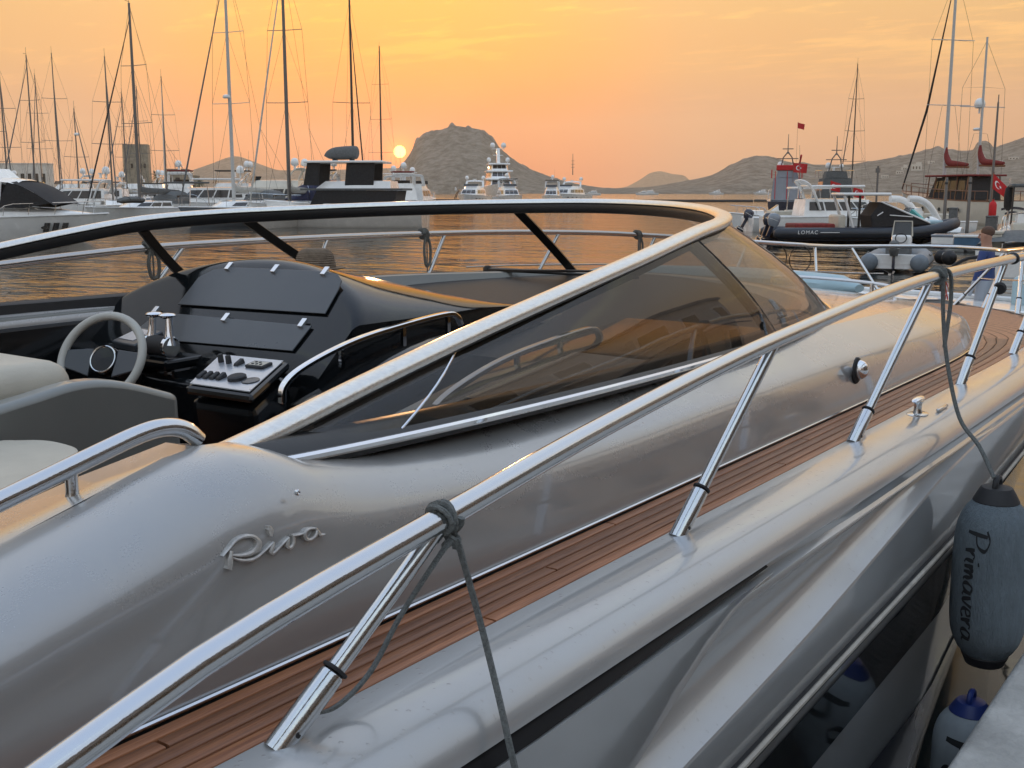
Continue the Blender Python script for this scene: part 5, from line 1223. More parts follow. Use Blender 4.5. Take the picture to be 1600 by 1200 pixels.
def outboard(root, p, s=1.0, m='navy', nm='outboard_motor', tilt=0.0):
    o = empty(nm, p, parent=root); o.rotation_euler = (0, tilt, 0)
    m_ = MB(); rws = []
    for z, sx, sy, ox in ((.45, .20, .15, 0), (.62, .30, .20, -.03), (.85, .33, .22, -.06), (1.02, .28, .19, -.05), (1.10, .16, .11, -.02)):
        rws.append([Vector((ox*s+sx*s*math.cos(a)*abs(math.cos(a))**-.4 if abs(math.cos(a)) > .01 else ox*s, sy*s*math.sin(a), z*s)) for a in np.linspace(0, 2*math.pi, 15)[:-1]])
    m_.loft(rws, closed=True, cap0=True, cap1=True); m_.build('cowling', M[m], o)
    m_ = MB(); m_.box((-.02*s, 0, .18*s), (.20*s, .12*s, .60*s)); m_.build('leg', M['navy'], o, bevel=.03)
    m_ = MB(); m_.box((-.05*s, 0, -.16*s), (.42*s, .05*s, .04*s)); m_.tube([(-.28*s, 0, -.30*s), (.12*s, 0, -.30*s), (.2*s, 0, -.28*s)], [.05*s, .065*s, .02*s], 8); m_.build('gearcase', M['navy'], o)
    for a in (0, 2.1, 4.2):
        m_ = MB(); m_.box((-.30*s, .10*s*math.cos(a), -.30*s+.10*s*math.sin(a)), (.03*s, .12*s, .07*s), rx=a); m_.build('blade', M['steel'], o)
    m_ = MB(); m_.tube([(.33*s*math.cos(a)-.06*s, .225*s*math.sin(a), .78*s) for a in np.linspace(-2.4, 2.4, 14)], .012*s, 4); m_.build('stripe', M['white'], o)
    return o
def rib_tube(root, L, B, z, r, m, nose=.33, n=20, lift=.35):
    P_ = []
    for s_ in (-1, 1):
        half = []
        for i in range(n+1):
            t = i/n; x = -L/2+(L)*t; k_ = max(0, (t-(1-nose))/nose); y = (B/2-r)*(1-k_**2.2); half.append(Vector((x, s_*y, z+lift*k_**1.6)))
        P_.append(half)
    path = [P_[0][0]+Vector((-.18*L/8, 0, 0))]+P_[0]+list(reversed(P_[1]))[1:]+[P_[1][0]+Vector((-.18*L/8, 0, 0))]
    rs = [r*.55]+[r]*(len(path)-2)+[r*.55]
    m_ = MB(); m_.tube(path, rs, 14); t_ = m_.build('inflatable_tube', M[m], root, ang=60)
    m_ = MB(); m_.tube([p+Vector((0, (1 if p.y > 0 else -1)*r*.97 if abs(p.y) > .05 else 0, -.02)) + (Vector((r*.9, 0, 0)) if abs(p.y) <= .05 else Vector()) for p in path[1:-1]], r*.10, 5); m_.build('rubbing_strip', M['rubber'], t_)
    return t_
# ================================================================== MARINA ON THE LEFT
# white express cruiser, nearest on the left
r = new_boat('motor_yacht', 'white cruiser with black-covered windscreen, nearest boat at the far left', 'yacht', -24, 56, -8, 'motor yachts in the marina')
SX = 1.5
L, B, fb = 13.2, 4.0, 1.12
boat_hull(r, L, B, fb, M['white'], M['white'], rise=.25, rake=.20, full=2.3)
def xpr():
    z = 1.42
    m_ = MB(); rws = []   # moulded foredeck trunk running forward from the screen
    for t in np.linspace(0, 1, 14):
        x = 1.0+4.9*t; w = 1.35*(1-t**2.2)+.05; h_ = .50*(1-t**1.7)+.02; zz = sheer(L, B, fb, x, .25)[1]; rws.append([Vector((x, w*math.cos(a), zz+h_*max(0, math.sin(a))**.6)) for a in np.linspace(0, math.pi, 11)])
    m_.loft(rws); m_.build('trunk', M['white'], r)
    m_ = MB(); rws = []   # hard top swept back from the screen
    fs = [[Vector((x+SX, w*q, zz+.10*(1-q*q))) for q in (-1, -.5, 0, .5, 1)] for x, zz, w in ((2.95, 1.80, 1.27), (2.1, 2.36, 1.33), (1.5, 2.68, 1.38), (.85, 2.92, 1.41))]; f_ = MB(); f_.loft(fs); f_.build('front_screen_cover', M['canvas_black'], r)
    prof = [(1.0, 2.92, 1.34), (.7, 3.0, 1.36), (-.4, 3.10, 1.36), (-2.6, 3.06, 1.36), (-4.6, 2.9, 1.32)]
    for x, zz, w in prof: rws.append([Vector((x+SX, w*q, zz+.10*(1-q*q)-(.10 if abs(q) > .95 else 0))) for q in (-1, -.96, -.5, 0, .5, .96, 1)])
    m_.loft(rws); m_.loft([[p-Vector((0, 0, .09)) for p in row] for row in rws]); m_.build('hard_top', M['white'], r)
    for s_ in (-1, 1):
        side = lambda P_, m, nm: (lambda q: (q.prism([Vector((a+SX, s_*b, c)) for a, b, c in P_], (0, -s_*.05, 0)), q.build(nm, M[m], r, smooth=False))[1])(MB())
        side([(2.8, 1.34, 1.92), (2.05, 1.40, 2.38), (1.45, 1.42, 2.70), (.65, 1.43, 2.92), (.2, 1.46, 2.1), (.0, 1.48, 1.72), (1.4, 1.44, 1.66)], 'canvas_black', 'screen_cover')
        side([(-.35, 1.47, 2.86), (-.15, 1.48, 2.55), (-.6, 1.50, 1.9), (-1.0, 1.5, 1.45), (-4.2, 1.5, 1.45), (-4.2, 1.46, 2.82)], 'canvas_black', 'side_curtain')
        side([(.35, 1.44, 2.95), (-.3, 1.47, 2.95), (-.1, 1.49, 2.5), (-.55, 1.51, 1.85), (-.9, 1.52, 1.4), (.1, 1.5, 1.55), (.25, 1.48, 2.1)], 'white', 'side_pillar')
        for i in range(3):
            x = 3.75+.40*i; yy = lambda xx, zz: s_*(sheer(L, B, fb, xx, .25, 2.3)[0]*(.985-.10*(1-zz/1.25))+.05)
            q = MB(); q.prism([Vector((a_, yy(a_, c_), c_)) for a_, c_ in ((x, .50), (x+.2, .50), (x+.34, .95), (x+.14, .95))], (0, -s_*.12, 0)); q.build('vent_window', M['darkglass'], r, smooth=False)
    m_ = MB(); m_.prism([(-1.0+SX, -1.1, 3.1), (-.1+SX, -1.1, 3.1), (-.7+SX, -1.1, 3.6), (-1.2+SX, -1.1, 3.6)], (0, 2.2, 0)); m_.build('radar_arch', M['white'], r, smooth=False, bevel=.08)
    dome(r, (-1.0, 0, 3.75), .33, 'canvas_black', .3); whip(r, (.55+SX, .5, 3.02), 1.0, .012)
    for s_ in (-1, 1):
        m_ = MB(); m_.loft([[Vector((-2.9, s_*2.01, 1.02)), Vector((-2.9, s_*2.01, 1.16))], [Vector((-1.3, s_*2.015, 1.10)), Vector((-1.3, s_*2.015, 1.26))]]); m_.build('vent_grille', M['darkglass'], r)
xpr(); bow_rail(r, L, B, fb, 1.3, .62, rise=.25); portholes(r, L, B, fb, [-.2, 3.9], -1, .36, .16, .55)
G_S = 'sailing yachts in the marina'
# the sailing yachts, from left to right by their masts
S_LIST = [
 (-3, 100, 285, 11, 10.6, 'short mast cut by the left picture edge behind the white cruiser', {}),
 (13, 105, -61, 12, 14.0, 'sailing yacht with the second mast from the left edge, stay raking right', dict(spreaders=2)),
 (56, 110, 253, 12, 15.6, 'sailing yacht with tall mast and black sail cover behind the white cruiser', dict(boomm='canvas_black')),
 (67, 140, 280, 13, 16.8, 'sailing yacht with the slimmer mast just right of the black-covered one', {}),
 (95, 120, -66, 13, 17.0, 'sailing yacht with a left-leaning mast between the twin masts and the low radar mast', dict(lean=.0, boomm='canvas_black')),
 (124, 108, -50, 10, 10.4, 'small sailing yacht with a radar dome high on its short mast', dict(radar=.72, spreaders=1)),
 (176, 96, -67, 12, 13.8, 'sailing yacht with mast left of the tallest left-hand mast', {}),
 (199, 132, 255, 12, 13.8, 'sailing yacht with thin mast just left of the stone tower', {}),
 (218, 84, 245, 12.5, 16.2, 'white sailing yacht with rolled dinghy on deck in front of the stone tower', dict(furl='dark', boomm='canvas_grey', hood='canvas_grey', bimini='canvas_grey', thick=.12)),
 (222, 142, 260, 13, 15.6, 'sailing yacht with thin mast directly behind the tall mast by the tower', {}),
 (261, 116, -75, 12, 14.2, 'sailing yacht with mast and grey sail cover right of the tower', dict(boomm='canvas_grey', furl='sail')),
 (365, 82, 246, 14, 19.2, 'grey-hulled sailing yacht whose white mast leaves the top of the picture', dict(hm='greyhull', mm='mast_white', radar=.44, boomm='sail', thick=.13, hood='canvas_grey')),
 (452, 79, 254, 13.5, 18.8, 'white sailing yacht with grey mast left of the black-curtained boat', dict(mm='mast', boomm='sail', thick=.13, hood='canvas_grey', furl='sail')),
 (553, 97, -72, 13.5, 18.8, 'sailing yacht with a dark mast standing behind the covered tender', dict(mm='mast_dark', furl='dark', thick=.12, spreaders=1)),
 (597, 205, 250, 22, 28.5, 'large distant sailing yacht with many spreaders left of the sun', dict(mm='mast_dark', spreaders=3, thick=.16, furl=False)),
]
for (u, D, phi, L_, H, lab, kw) in S_LIST: sail(u, D, phi, L_, H, lab, **kw)
# rolled dinghy and fenders on the white yacht by the tower
c = gp(204, 80.5, 1.80); dg = empty('rolled_dinghy', c, HDG(245)); tag(dg, 'grey rolled dinghy lying on the foredeck of the white sailing yacht', 'dinghy')
m_ = MB(); m_.tube(spl([(-1.3, 0, 0), (-.9, 0, .06), (0, 0, .1), (.9, 0, .05), (1.3, 0, -.02)], 4), [.08, .12, .18, .24, .26, .27, .28, .28, .28, .28, .27, .26, .24, .22, .18, .13, .08], 10, sx=1.6, sy=.85); m_.build('bundle', M['canvas_grey'], dg)
for x in (-.5, .5): m_ = MB(); m_.tube([(x, .46*math.cos(a), .06+.27*math.sin(a)) for a in np.linspace(0, math.pi, 9)], .02, 5); m_.build('strap', M['rubber'], dg)
# motor yachts further in
motor(100, 150, 175, 14, 'white flybridge yacht behind the low radar mast on the left', domes=2)
motor(148, 128, 182, 12, 'low white cruiser left of the tall mast by the tower', fly=False, top='canvas_grey', domes=1)
motor(60, 165, 8, 15, 'white yacht with twin domes in front of the long pale building', domes=2)
motor(258, 150, 6, 12, 'white boat with a dark hardtop right below the stone tower', fly=False, top='canvas_black', domes=1)
motor(118, 100, 178, 10.5, 'small white cruiser just beyond the bow of the nearest left cruiser', fly=False, domes=1, top='white')
motor(286, 128, 100, 13, 'white flybridge yacht seen stern-on beside the second palm', domes=1, top='canvas_red')
motor(205, 175, 188, 20, 'large white yacht with a row of dark windows below the tower', domes=2)
motor(318, 100, 196, 12.5, 'white cruiser with a hardtop right of the tower, bow to the left', fly=False, top='white', domes=1)
motor(345, 128, 185, 13, 'white flybridge yacht with a dark canopy behind the grey sailing yacht', top='canvas_black')
r = motor(412, 108, 172, 15.5, 'cream flybridge yacht with big radomes between two tall masts', dm='cream', domes=2)
for y in (-.9, .2, 1.2):
    m_ = MB(); m_.tube([(-5.3, y+.34*math.cos(a), 3.2+.34*math.sin(a)) for a in np.linspace(0, 2*math.pi, 17)], .11, 8, caps=False); m_.build('life_ring', M['yellow'], r)
motor(478, 122, 200, 12.5, 'white flybridge boat with a dark radar left of the black-curtained boat', top='canvas_black', domes=1)
r = motor(496, 83, 205, 10.5, 'low white boat under a navy canvas tent left of the black-curtained boat', fly=False, domes=0, bars=False, whips=0)
m_ = MB(); rws = []
for x, h_ in ((-4.2, .1), (-3.4, 1.55), (-1.8, 2.0), (.1, 2.05), (1.4, 1.5), (2.3, .6)): rws.append([Vector((x, 1.5*math.cos(a), 1.35+h_*max(0, math.sin(a))**.5)) for a in np.linspace(0, math.pi, 13)])
m_.loft(rws); m_.build('canvas_tent', M['canvas_blue'], r)
for x in (-3.0, -1.6, -.2, 1.0): m_ = MB(); m_.tube([(x, 1.53*math.cos(a), 1.38+2.0*(1 if -3.4 < x < .6 else .9)*max(0, math.sin(a))**.5) for a in np.linspace(0, math.pi, 13)], .02, 4); m_.build('tent_hoop', M['steel'], r)
# boat with black side curtains, a covered tender on its roof
r = new_boat('motor_yacht', 'white boat with hardtop and black side curtains carrying a covered tender', 'yacht', 538, 78, 176, 'motor yachts in the marina')
L, B, fb = 11.5, 4.2, 1.5; boat_hull(r, L, B, fb, M['white'], M['white'])
m_ = MB(); m_.prism([(-3.9, -2.02, 1.55), (2.0, -2.02, 1.55), (1.5, -2.02, 2.55), (-4.1, -2.02, 2.55)], (0, 4.04, 0)); m_.build('curtain', M['canvas_black'], r, smooth=False)
m_ = MB(); m_.prism([(-4.5, -2.1, 2.56), (2.6, -2.1, 2.56), (2.6, -2.1, 2.7), (-4.5, -2.1, 2.7)], (0, 4.2, 0)); m_.build('awning_edge', M['canvas_grey'], r, smooth=False)
cabin(r, 'flybridge', -3.6, 1.7, 3.4, 2.7, .5, M['white'], rf=.8, panes=0, ws=False)
for s_ in (-1, 1):
    m_ = MB(); m_.prism([(-2.4, s_*1.6, 2.9), (.1-.5, s_*1.6, 2.9), (-.55, s_*1.6, 4.42), (-2.5, s_*1.6, 4.42)], (0, -s_*.06, 0)); m_.build('fly_curtain', M['canvas_black'], r, smooth=False)
    m_ = MB(); m_.prism([(1.45, s_*1.6, 2.9), (2.5, s_*1.6, 2.9), (2.2, s_*1.6, 4.42), (1.3, s_*1.6, 4.42)], (0, -s_*.06, 0)); m_.build('fly_curtain', M['canvas_black'], r, smooth=False)
m_ = MB(); m_.box((-.35, 0, 4.5), (5.5, 3.6, .16)); m_.build('hardtop', M['white'], r, bevel=.05)
radar_bar(r, (.4, 0, 3.5), 1.0)
for x, y0 in ((-2.9, -1.2), (-3.2, .0)): m_ = MB(); m_.box((x, -2.06, 2.05), (.42, .05, .55)); m_.build('window', M['white'], r, bevel=.02)
tn = empty('covered_tender', gp(536, 78, 4.62), HDG(176)); tag(tn, 'tender under a dark grey cover on the roof of the black-curtained boat', 'tender')
m_ = MB(); m_.tube(spl([(-1.15, 0, .55), (-.9, 0, .55), (-.2, 0, .52), (.5, 0, .48), (1.0, 0, .40), (1.25, 0, .34)], 4), [.30, .40, .46, .48, .49, .50, .50, .50, .50, .49, .48, .47, .45, .42, .38, .33, .28, .22, .16, .10, .06], 12, sx=1.25, sy=.95); m_.build('cover', M['canvas_grey'], tn)
for x in (-.7, .5): m_ = MB(); m_.box((x, 0, .05), (.16, 1.0, .14)); m_.build('chock', M['rubber'], tn)
# boats just left of the sun's hill
motor(628, 136, 100, 13, 'white yacht seen stern-on with a dark red bimini under the sun', top='canvas_red', domes=1, hm='white')
motor(655, 142, 80, 12.5, 'white yacht with a pale radar arch below the left slope of the big hill', fly=True, domes=1)
motor(607, 150, 110, 12, 'white flybridge yacht left of the one with the dark red bimini', domes=1, top='white')
r = motor(688, 150, 178, 9, 'low dark motor boat lying below the big hill', fly=False, hm='navy', dm='navy', domes=0, fb=.7, cab_h=.8)
# yachts anchored under the big hill
r = new_boat('super_yacht', 'large white super yacht with stacked decks and mast domes under the big hill', 'super yacht', 780, 350, 274, 'motor yachts in the marina')
boat_hull(r, 46, 10.5, 3.4, M['white'], M['white'], rise=.5)
for (x0, x1, w, z, h_) in ((-18, 11, 8.6, 3.7, 2.7), (-16, 7, 7.6, 6.4, 2.5), (-13, 3, 6.4, 8.9, 2.3)): cabin(r, 'deck_house', x0, x1, w, z, h_, M['white'], rf=.7, panes=6, pz=(.35, .8))
for (x0, x1, w, z) in ((-19, 9, 9.2, 6.35), (-17, 5, 8.2, 8.85), (-13.5, 2, 6.8, 11.15)): m_ = MB(); m_.box(((x0+x1)/2, 0, z), (x1-x0, w, .5)); m_.build('deck_edge', M['white'], r, bevel=.2)
m_ = MB(); m_.prism([(-7, -.5, 11.4), (-3, -.5, 11.4), (-5.2, -.5, 16.2), (-6.4, -.5, 16.2)], (0, 1, 0)); m_.build('mast', M['white'], r, smooth=False)
for z, w in ((14.0, 3.2), (16.0, 4.2)): m_ = MB(); m_.box((-5.6, 0, z), (.5, w, .22)); m_.build('crosstree', M['white'], r)
for p, rr_ in (((-5.6, -1.75, 16.4), .85), ((-5.6, 1.75, 16.4), .85), ((-5, -3.0, 12.0), .72), ((-5, 3.0, 12.0), .72)): dome(r, p, rr_)
motor(737, 226, 262, 18, 'white yacht with a dark windscreen left of the super yacht', domes=2, whips=2)
motor(796, 214, 278, 16, 'white yacht with a dark hardtop right in front of the super yacht', domes=1, top='canvas_black')
motor(862, 232, 265, 14, 'smaller white yacht left of the pair under the right slope', domes=1, top='canvas_black')
r = motor(885, 262, 250, 22, 'white yacht with two big domes and a tall aerial under the right slope', domes=2, whips=0)
m_ = MB(); m_.tube([(-5, 0, 6.5), (-5, 0, 11.5)], [.12, .05], 6); m_.build('signal_mast', M['mast'], r)
for z in (8.3, 9.0, 9.8): m_ = MB(); m_.box((-5, 0, z), (.1, .9, .08)); m_.build('crosstree', M['mast'], r)
for i, (u, L_) in enumerate(((925, 14), (1003, 11), (1012, 18), (1118, 15), (1188, 20))):
    motor(u, 880+40*i, 170+12*i, L_, ['tiny white boat far off right of the two-domed yacht', 'tiny white boat far off left of the small distant hill', 'tiny white yacht far off below the small distant hill', 'tiny white yacht far off below the right-hand hill', 'tiny white yacht far off left of the red patrol boat'][i], domes=0, bars=False, rails=False, ports=False)
# ================================================================== BOATS AND PONTOON ON THE RIGHT
def patrol(u, D, phi, L, label, hm, cm, red):
    r = new_boat('patrol_boat', label, 'patrol boat', u, D, phi, 'patrol boats across the water'); B = L*.30; fb = 1.5
    boat_hull(r, L, B, fb, M[hm], M[cm], rise=.5)
    cabin(r, 'wheelhouse', -L*.20, L*.14, B*.82, 1.6, 2.3, M[cm], rf=.25, panes=4, pz=(.45, .85), taper=.15)
    cabin(r, 'upper_house', -L*.14, L*.06, B*.58, 3.9, .75, M[cm], rf=.4, panes=0, ws=False)
    for s_ in (-1, 1):
        m_ = MB(); m_.tube([(-L*.08, s_*.75, 4.5), (-L*.10, s_*.45, 6.0), (-L*.10, 0, 6.6)], .07, 5); m_.build('mast_leg', M['mast'], r)
        P_ = [Vector((x, s_*B*.40, 4.75)) for x in (-L*.20, -L*.05, L*.08)]; m_ = MB(); m_.tube(P_, .03, 5); g = m_.build('upper_rail', M['red' if red else 'steel'], r)
        for p in P_: m_ = MB(); m_.tube([p-Vector((0, 0, .85)), p], .025, 5); m_.build('post', M['red' if red else 'steel'], g)
    m_ = MB(); m_.tube([(-L*.10, 0, 6.4), (-L*.10, 0, 8.4)], [.07, .03], 6); m_.build('signal_mast', M['mast'], r)
    for z, w in ((5.9, 2.2), (6.9, 1.1)): m_ = MB(); m_.box((-L*.10, 0, z), (.09, w, .09)); m_.build('crosstree', M['mast'], r)
    dome(r, (-L*.06, .7, 5.0), .34); dome(r, (-L*.06, -.7, 5.0), .26); radar_bar(r, (-L*.02, 0, 5.0), 1.3)
    bow_rail(r, L, B, fb, 0, .9, rise=.5)
    if red:
        m_ = MB(); m_.tube([(-L*.16, -1.1, 4.7), (-L*.25, -1.3, 6.2)], .10, 6); m_.build('water_cannon', M['red'], r)
        for y in (-1.2, 0, 1.2): m_ = MB(); m_.tube([(-L*.21, y, 1.7), (-L*.18, y, 4.6)], .04, 6); m_.build('fire_pipe', M['red'], r)
        m_ = MB(); m_.box((-L*.10, 0, 4.95), (1.2, 2.2, .55)); m_.build('monitor_base', M['red'], r, bevel=.06)
    return r
patrol(1228, 118, 78, 13, 'grey and red fire patrol boat seen stern-on below the right-hand hill', 'navy', 'greyhull', True)
patrol(1300, 122, 86, 14, 'grey patrol boat with tall mast seen stern-on right of the red one', 'greyhull', 'canvas_grey', False)
flag(1242, 116.5, 9.6, .9, .6, 'small red flag at the top of the fire patrol boat mast', 20, False, 5.4)
flag(1238, 114, 5.4, 1.5, .95, 'red flag with crescent on the fire patrol boat roof', 5, True, 2.0, .1)
flag(1297, 112, 3.6, 1.3, .95, 'red flag with crescent at the stern of the grey patrol boat', 15, True, 2.2, .3)
flag(1333, 100, 2.9, 1.2, .85, 'red flag with crescent right of the grey patrol boat', 8, True, 2.0, .3)
sail(1330, 132, 92, 12, 17.2, 'sailing yacht with one dark mast right of the grey patrol boat', mm='mast_dark', spreaders=3, boom=False)
# thin navigation pole standing in the water
npo = empty('navigation_pole', gp(1370, 76)); tag(npo, 'slim grey pole standing in the water in front of the hillside houses', 'pole')
m_ = MB(); m_.tube([(0, 0, -1), (0, 0, 4.2)], .07, 8); m_.build('shaft', M['mast'], npo); m_ = MB(); m_.box((.0, 0, 3.9), (.25, .25, .3)); m_.build('lamp_head', M['mast'], npo)
# open white boat with two tilted outboards
def open_boat(u, D, phi, L, label, hm='white', motors=1, top=None, seats=True, group='small motor boats on the right'):
    r = new_boat('motor_boat', label, 'motor boat', u, D, phi, group); B = L*.31; fb = .85; boat_hull(r, L, B, fb, M[hm], M['white'], rise=.3)
    cabin(r, 'console', -L*.08, L*.12, B*.5, fb, .75, M['white'], rf=.9, panes=0, ws=True, pz=(.5, .98))
    cabin(r, 'fore_trunk', L*.10, L*.40, B*.6, fb*1.05, .34, M['white'], rf=1.3, panes=0, ws=False, taper=.7)
    if seats: m_ = MB(); m_.box((-L*.25, 0, fb+.22), (L*.14, B*.7, .42)); m_.build('seat', M['leather'], r, bevel=.08, seg=3)
    for k_ in range(motors): outboard(r, (-L*.5-.28, (k_-(motors-1)/2)*.75, .35), 1.0, 'navy' if k_ % 2 == 0 else 'greyhull', tilt=.5)
    if top: hardtop(r, -L*.16, L*.12, B*.75, fb+.4, 1.45, top, pm='blacktrim' if top != 'white' else 'steel')
    bow_rail(r, L, B, fb, L*.05, .5, rise=.3)
    return r
open_boat(1206, 73, 182, 5.6, 'white open boat with outboards at the left end of the right-hand boats', 'white', 2)
open_boat(1268, 70, 6, 8.2, 'white cabin boat with hardtop and red stripe behind the navy inflatable', 'white', 1, 'white')
r = motor(1322, 66, 4, 9.6, 'white cabin cruiser with tinted side windows behind the navy inflatable', fly=False, top='white', domes=0, group='small motor boats on the right', fb=1.0, cab_h=1.0, bars=False)
r = open_boat(1420, 60, 200, 7.5, 'white boat with a slanted twin arch right of the navy inflatable console', 'white', 0, None)
for y in (-.75, .75):
    m_ = MB(); m_.tube(spl([(-1.5, y, .9), (-.8, y, 1.7), (-.1, y, 2.05), (.6, y, 2.1)], 4), .13, 8, sx=1.0, sy=1.4); m_.build('arch_leg', M['white'], r)
# long navy inflatable with outboards, canopy and console
def navy_rib():
    r = new_boat('inflatable_boat', 'long navy inflatable with canopy, lettered LOMAC on its tube', 'inflatable boat', 1352, 52.5, 3, 'inflatable boats on the right'); L, B, tr = 8.9, 2.9, .27
    t_ = rib_tube(r, L, B, .55, tr, 'tube_navy', lift=.42)
    m_ = MB(); rws = []
    for t in np.linspace(0, 1, 12): x = -L/2+L*.96*t; w = (B/2-tr)*(1-max(0, (t-.62)/.38)**2.2)+.02; up = .4*max(0, (t-.6)/.4)**1.7; rws.append([Vector((x, w, .62+up)), Vector((x, w*.9, .2+up*.8)), Vector((x, 0, -.25+up*1.3)), Vector((x, -w*.9, .2+up*.8)), Vector((x, -w, .62+up))])
    m_.loft(rws); m_.loft([[Vector((rw[0].x, rw[0].y*a, rw[0].z-.05)) for a in (-1, 0, 1)] for rw in rws]); m_.build('hull', M['navy'], r)
    outboard(r, (-L/2-.22, .38, .45), .95, 'navy', tilt=.35); outboard(r, (-L/2-.22, -.38, .45), .95, 'greyhull', tilt=.35)
    m_ = MB(); m_.box((-2.6, 0, .82), (1.9, 1.7, .34)); m_.build('sun_pad', M['canvas_red'], r, bevel=.08, seg=3)
    m_ = MB(); m_.box((-1.3, 0, 1.02), (.35, 1.5, .75)); m_.build('seat_back', M['leather'], r, bevel=.10, seg=3)
    m_ = MB(); m_.prism([(.15, -.75, .75), (3.0, -.75, .95), (2.8, -.75, 1.06), (.75, -.75, 1.98), (.5, -.75, 1.98), (.05, -.75, 1.35)], (0, 1.5, 0)); cs_ = m_.build('console', M['canvas_black'], r, smooth=False, bevel=.05)
    m_ = MB(); m_.tube([(.5, -.77, 2.0), (2.9, -.77, 1.02)], .04, 6); m_.tube([(.5, .77, 2.0), (2.9, .77, 1.02)], .04, 6); m_.build('screen_frame', M['white'], cs_)
    for x0, x1, z0, z1 in ((.35, .62, 1.35, 1.52), (.95, 2.05, 1.38, 1.30)): m_ = MB(); m_.tube([(x0, -.765, z0), (x1, -.765, z1)], .028, 5); m_.build('console_trim', M['white'], cs_)
    tp = hardtop(r, -1.35, .95, 1.8, .85, 1.50, 'white', posts=False, nm='canopy')
    for s_ in (-1, 1):
        m_ = MB(); m_.tube([(-.5, s_*.7, .75), (-.5, s_*.74, 2.3)], .06, 6); m_.build('canopy_post', M['blacktrim'], tp)
        m_ = MB(); m_.tube([(-.75, s_*.7, .8), (-1.25, s_*.74, 2.3)], .07, 6); m_.build('canopy_post', M['white'], tp)
    m_ = MB(); m_.box((2.9, 0, 1.02), (1.5, 1.1, .22)); m_.build('bow_pad', M['lightblue'], r, bevel=.07)
    me = text_mesh('LOMAC', .24, 0, .1, 1.25); me.materials.append(M['flagwhite']); o = bpy.data.objects.new('lettering', me); COL.objects.link(o); o.parent = r; o.location = (-3.15, -B/2-.012, .60); o.rotation_euler = (R(86), 0, 0)
    m_ = MB(); m_.box((-2.1, -B/2-.008, .60), (.9, .012, .03)); m_.build('tube_print', M['flagwhite'], r)
navy_rib()
# small grey inflatable, stern towards us
def dinghy(u, D, phi, label):
    r = new_boat('inflatable_boat', label, 'inflatable boat', u, D, phi, 'inflatable boats on the right'); L, B, tr = 3.9, 2.0, .27
    rib_tube(r, L, B, .33, tr, 'tube_grey', nose=.42, lift=.22)
    m_ = MB(); rws = []
    for t in np.linspace(0, 1, 8): x = -L/2+.05+L*.9*t; w = (B/2-tr)*(1-max(0, (t-.55)/.45)**2.2)+.02; rws.append([Vector((x, w, .34)), Vector((x, 0, -.05)), Vector((x, -w, .34))])
    m_.loft(rws); m_.loft([[Vector((rw[0].x, rw[0].y*a, .30)) for a in (-1, 1)] for rw in rws]); m_.build('hull', M['white'], r)
    m_ = MB(); m_.box((-L/2+.10, 0, .36), (.07, B-tr*2.2, .45)); m_.build('transom', M['white'], r, bevel=.02)
    outboard(r, (-L/2-.12, 0, .22), .72, 'canvas_grey')
    m_ = MB(); m_.box((.35, 0, .72), (.5, .6, .75)); cs_ = m_.build('console', M['white'], r, bevel=.08, seg=3)
    m_ = MB(); m_.prism([(.45, -.28, 1.08), (.45, .28, 1.08), (.58, .24, 1.48), (.58, -.24, 1.48)], (.02, 0, 0)); m_.build('console_screen', M['darkglass'], cs_, smooth=False)
    m_ = MB(); m_.tube([(.44, -.31, 1.05), (.585, -.27, 1.52), (.585, .27, 1.52), (.44, .31, 1.05)], .025, 6); m_.build('screen_frame', M['leather'], cs_)
    m_ = MB(); m_.tube([(.02, .17*math.cos(a), 1.0+.15*math.sin(a)) for a in np.linspace(0, 6.283, 17)], .018, 6, caps=False); m_.build('wheel', M['rubber'], cs_)
    m_ = MB(); m_.box((-.55, 0, .58), (.55, .75, .42)); m_.build('seat', M['canvas_grey'], r, bevel=.08, seg=3)
    for s_ in (-1, 1): m_ = MB(); m_.tube(spl([(-1.0, s_*.93, .56), (-.5, s_*.97, .50), (0, s_*.97, .56), (.5, s_*.96, .50), (.9, s_*.86, .58)], 4), .016, 5); m_.build('grab_line', M['rope'], r)
dinghy(1412, 35, 66, 'small grey inflatable with console and outboard, stern towards us')
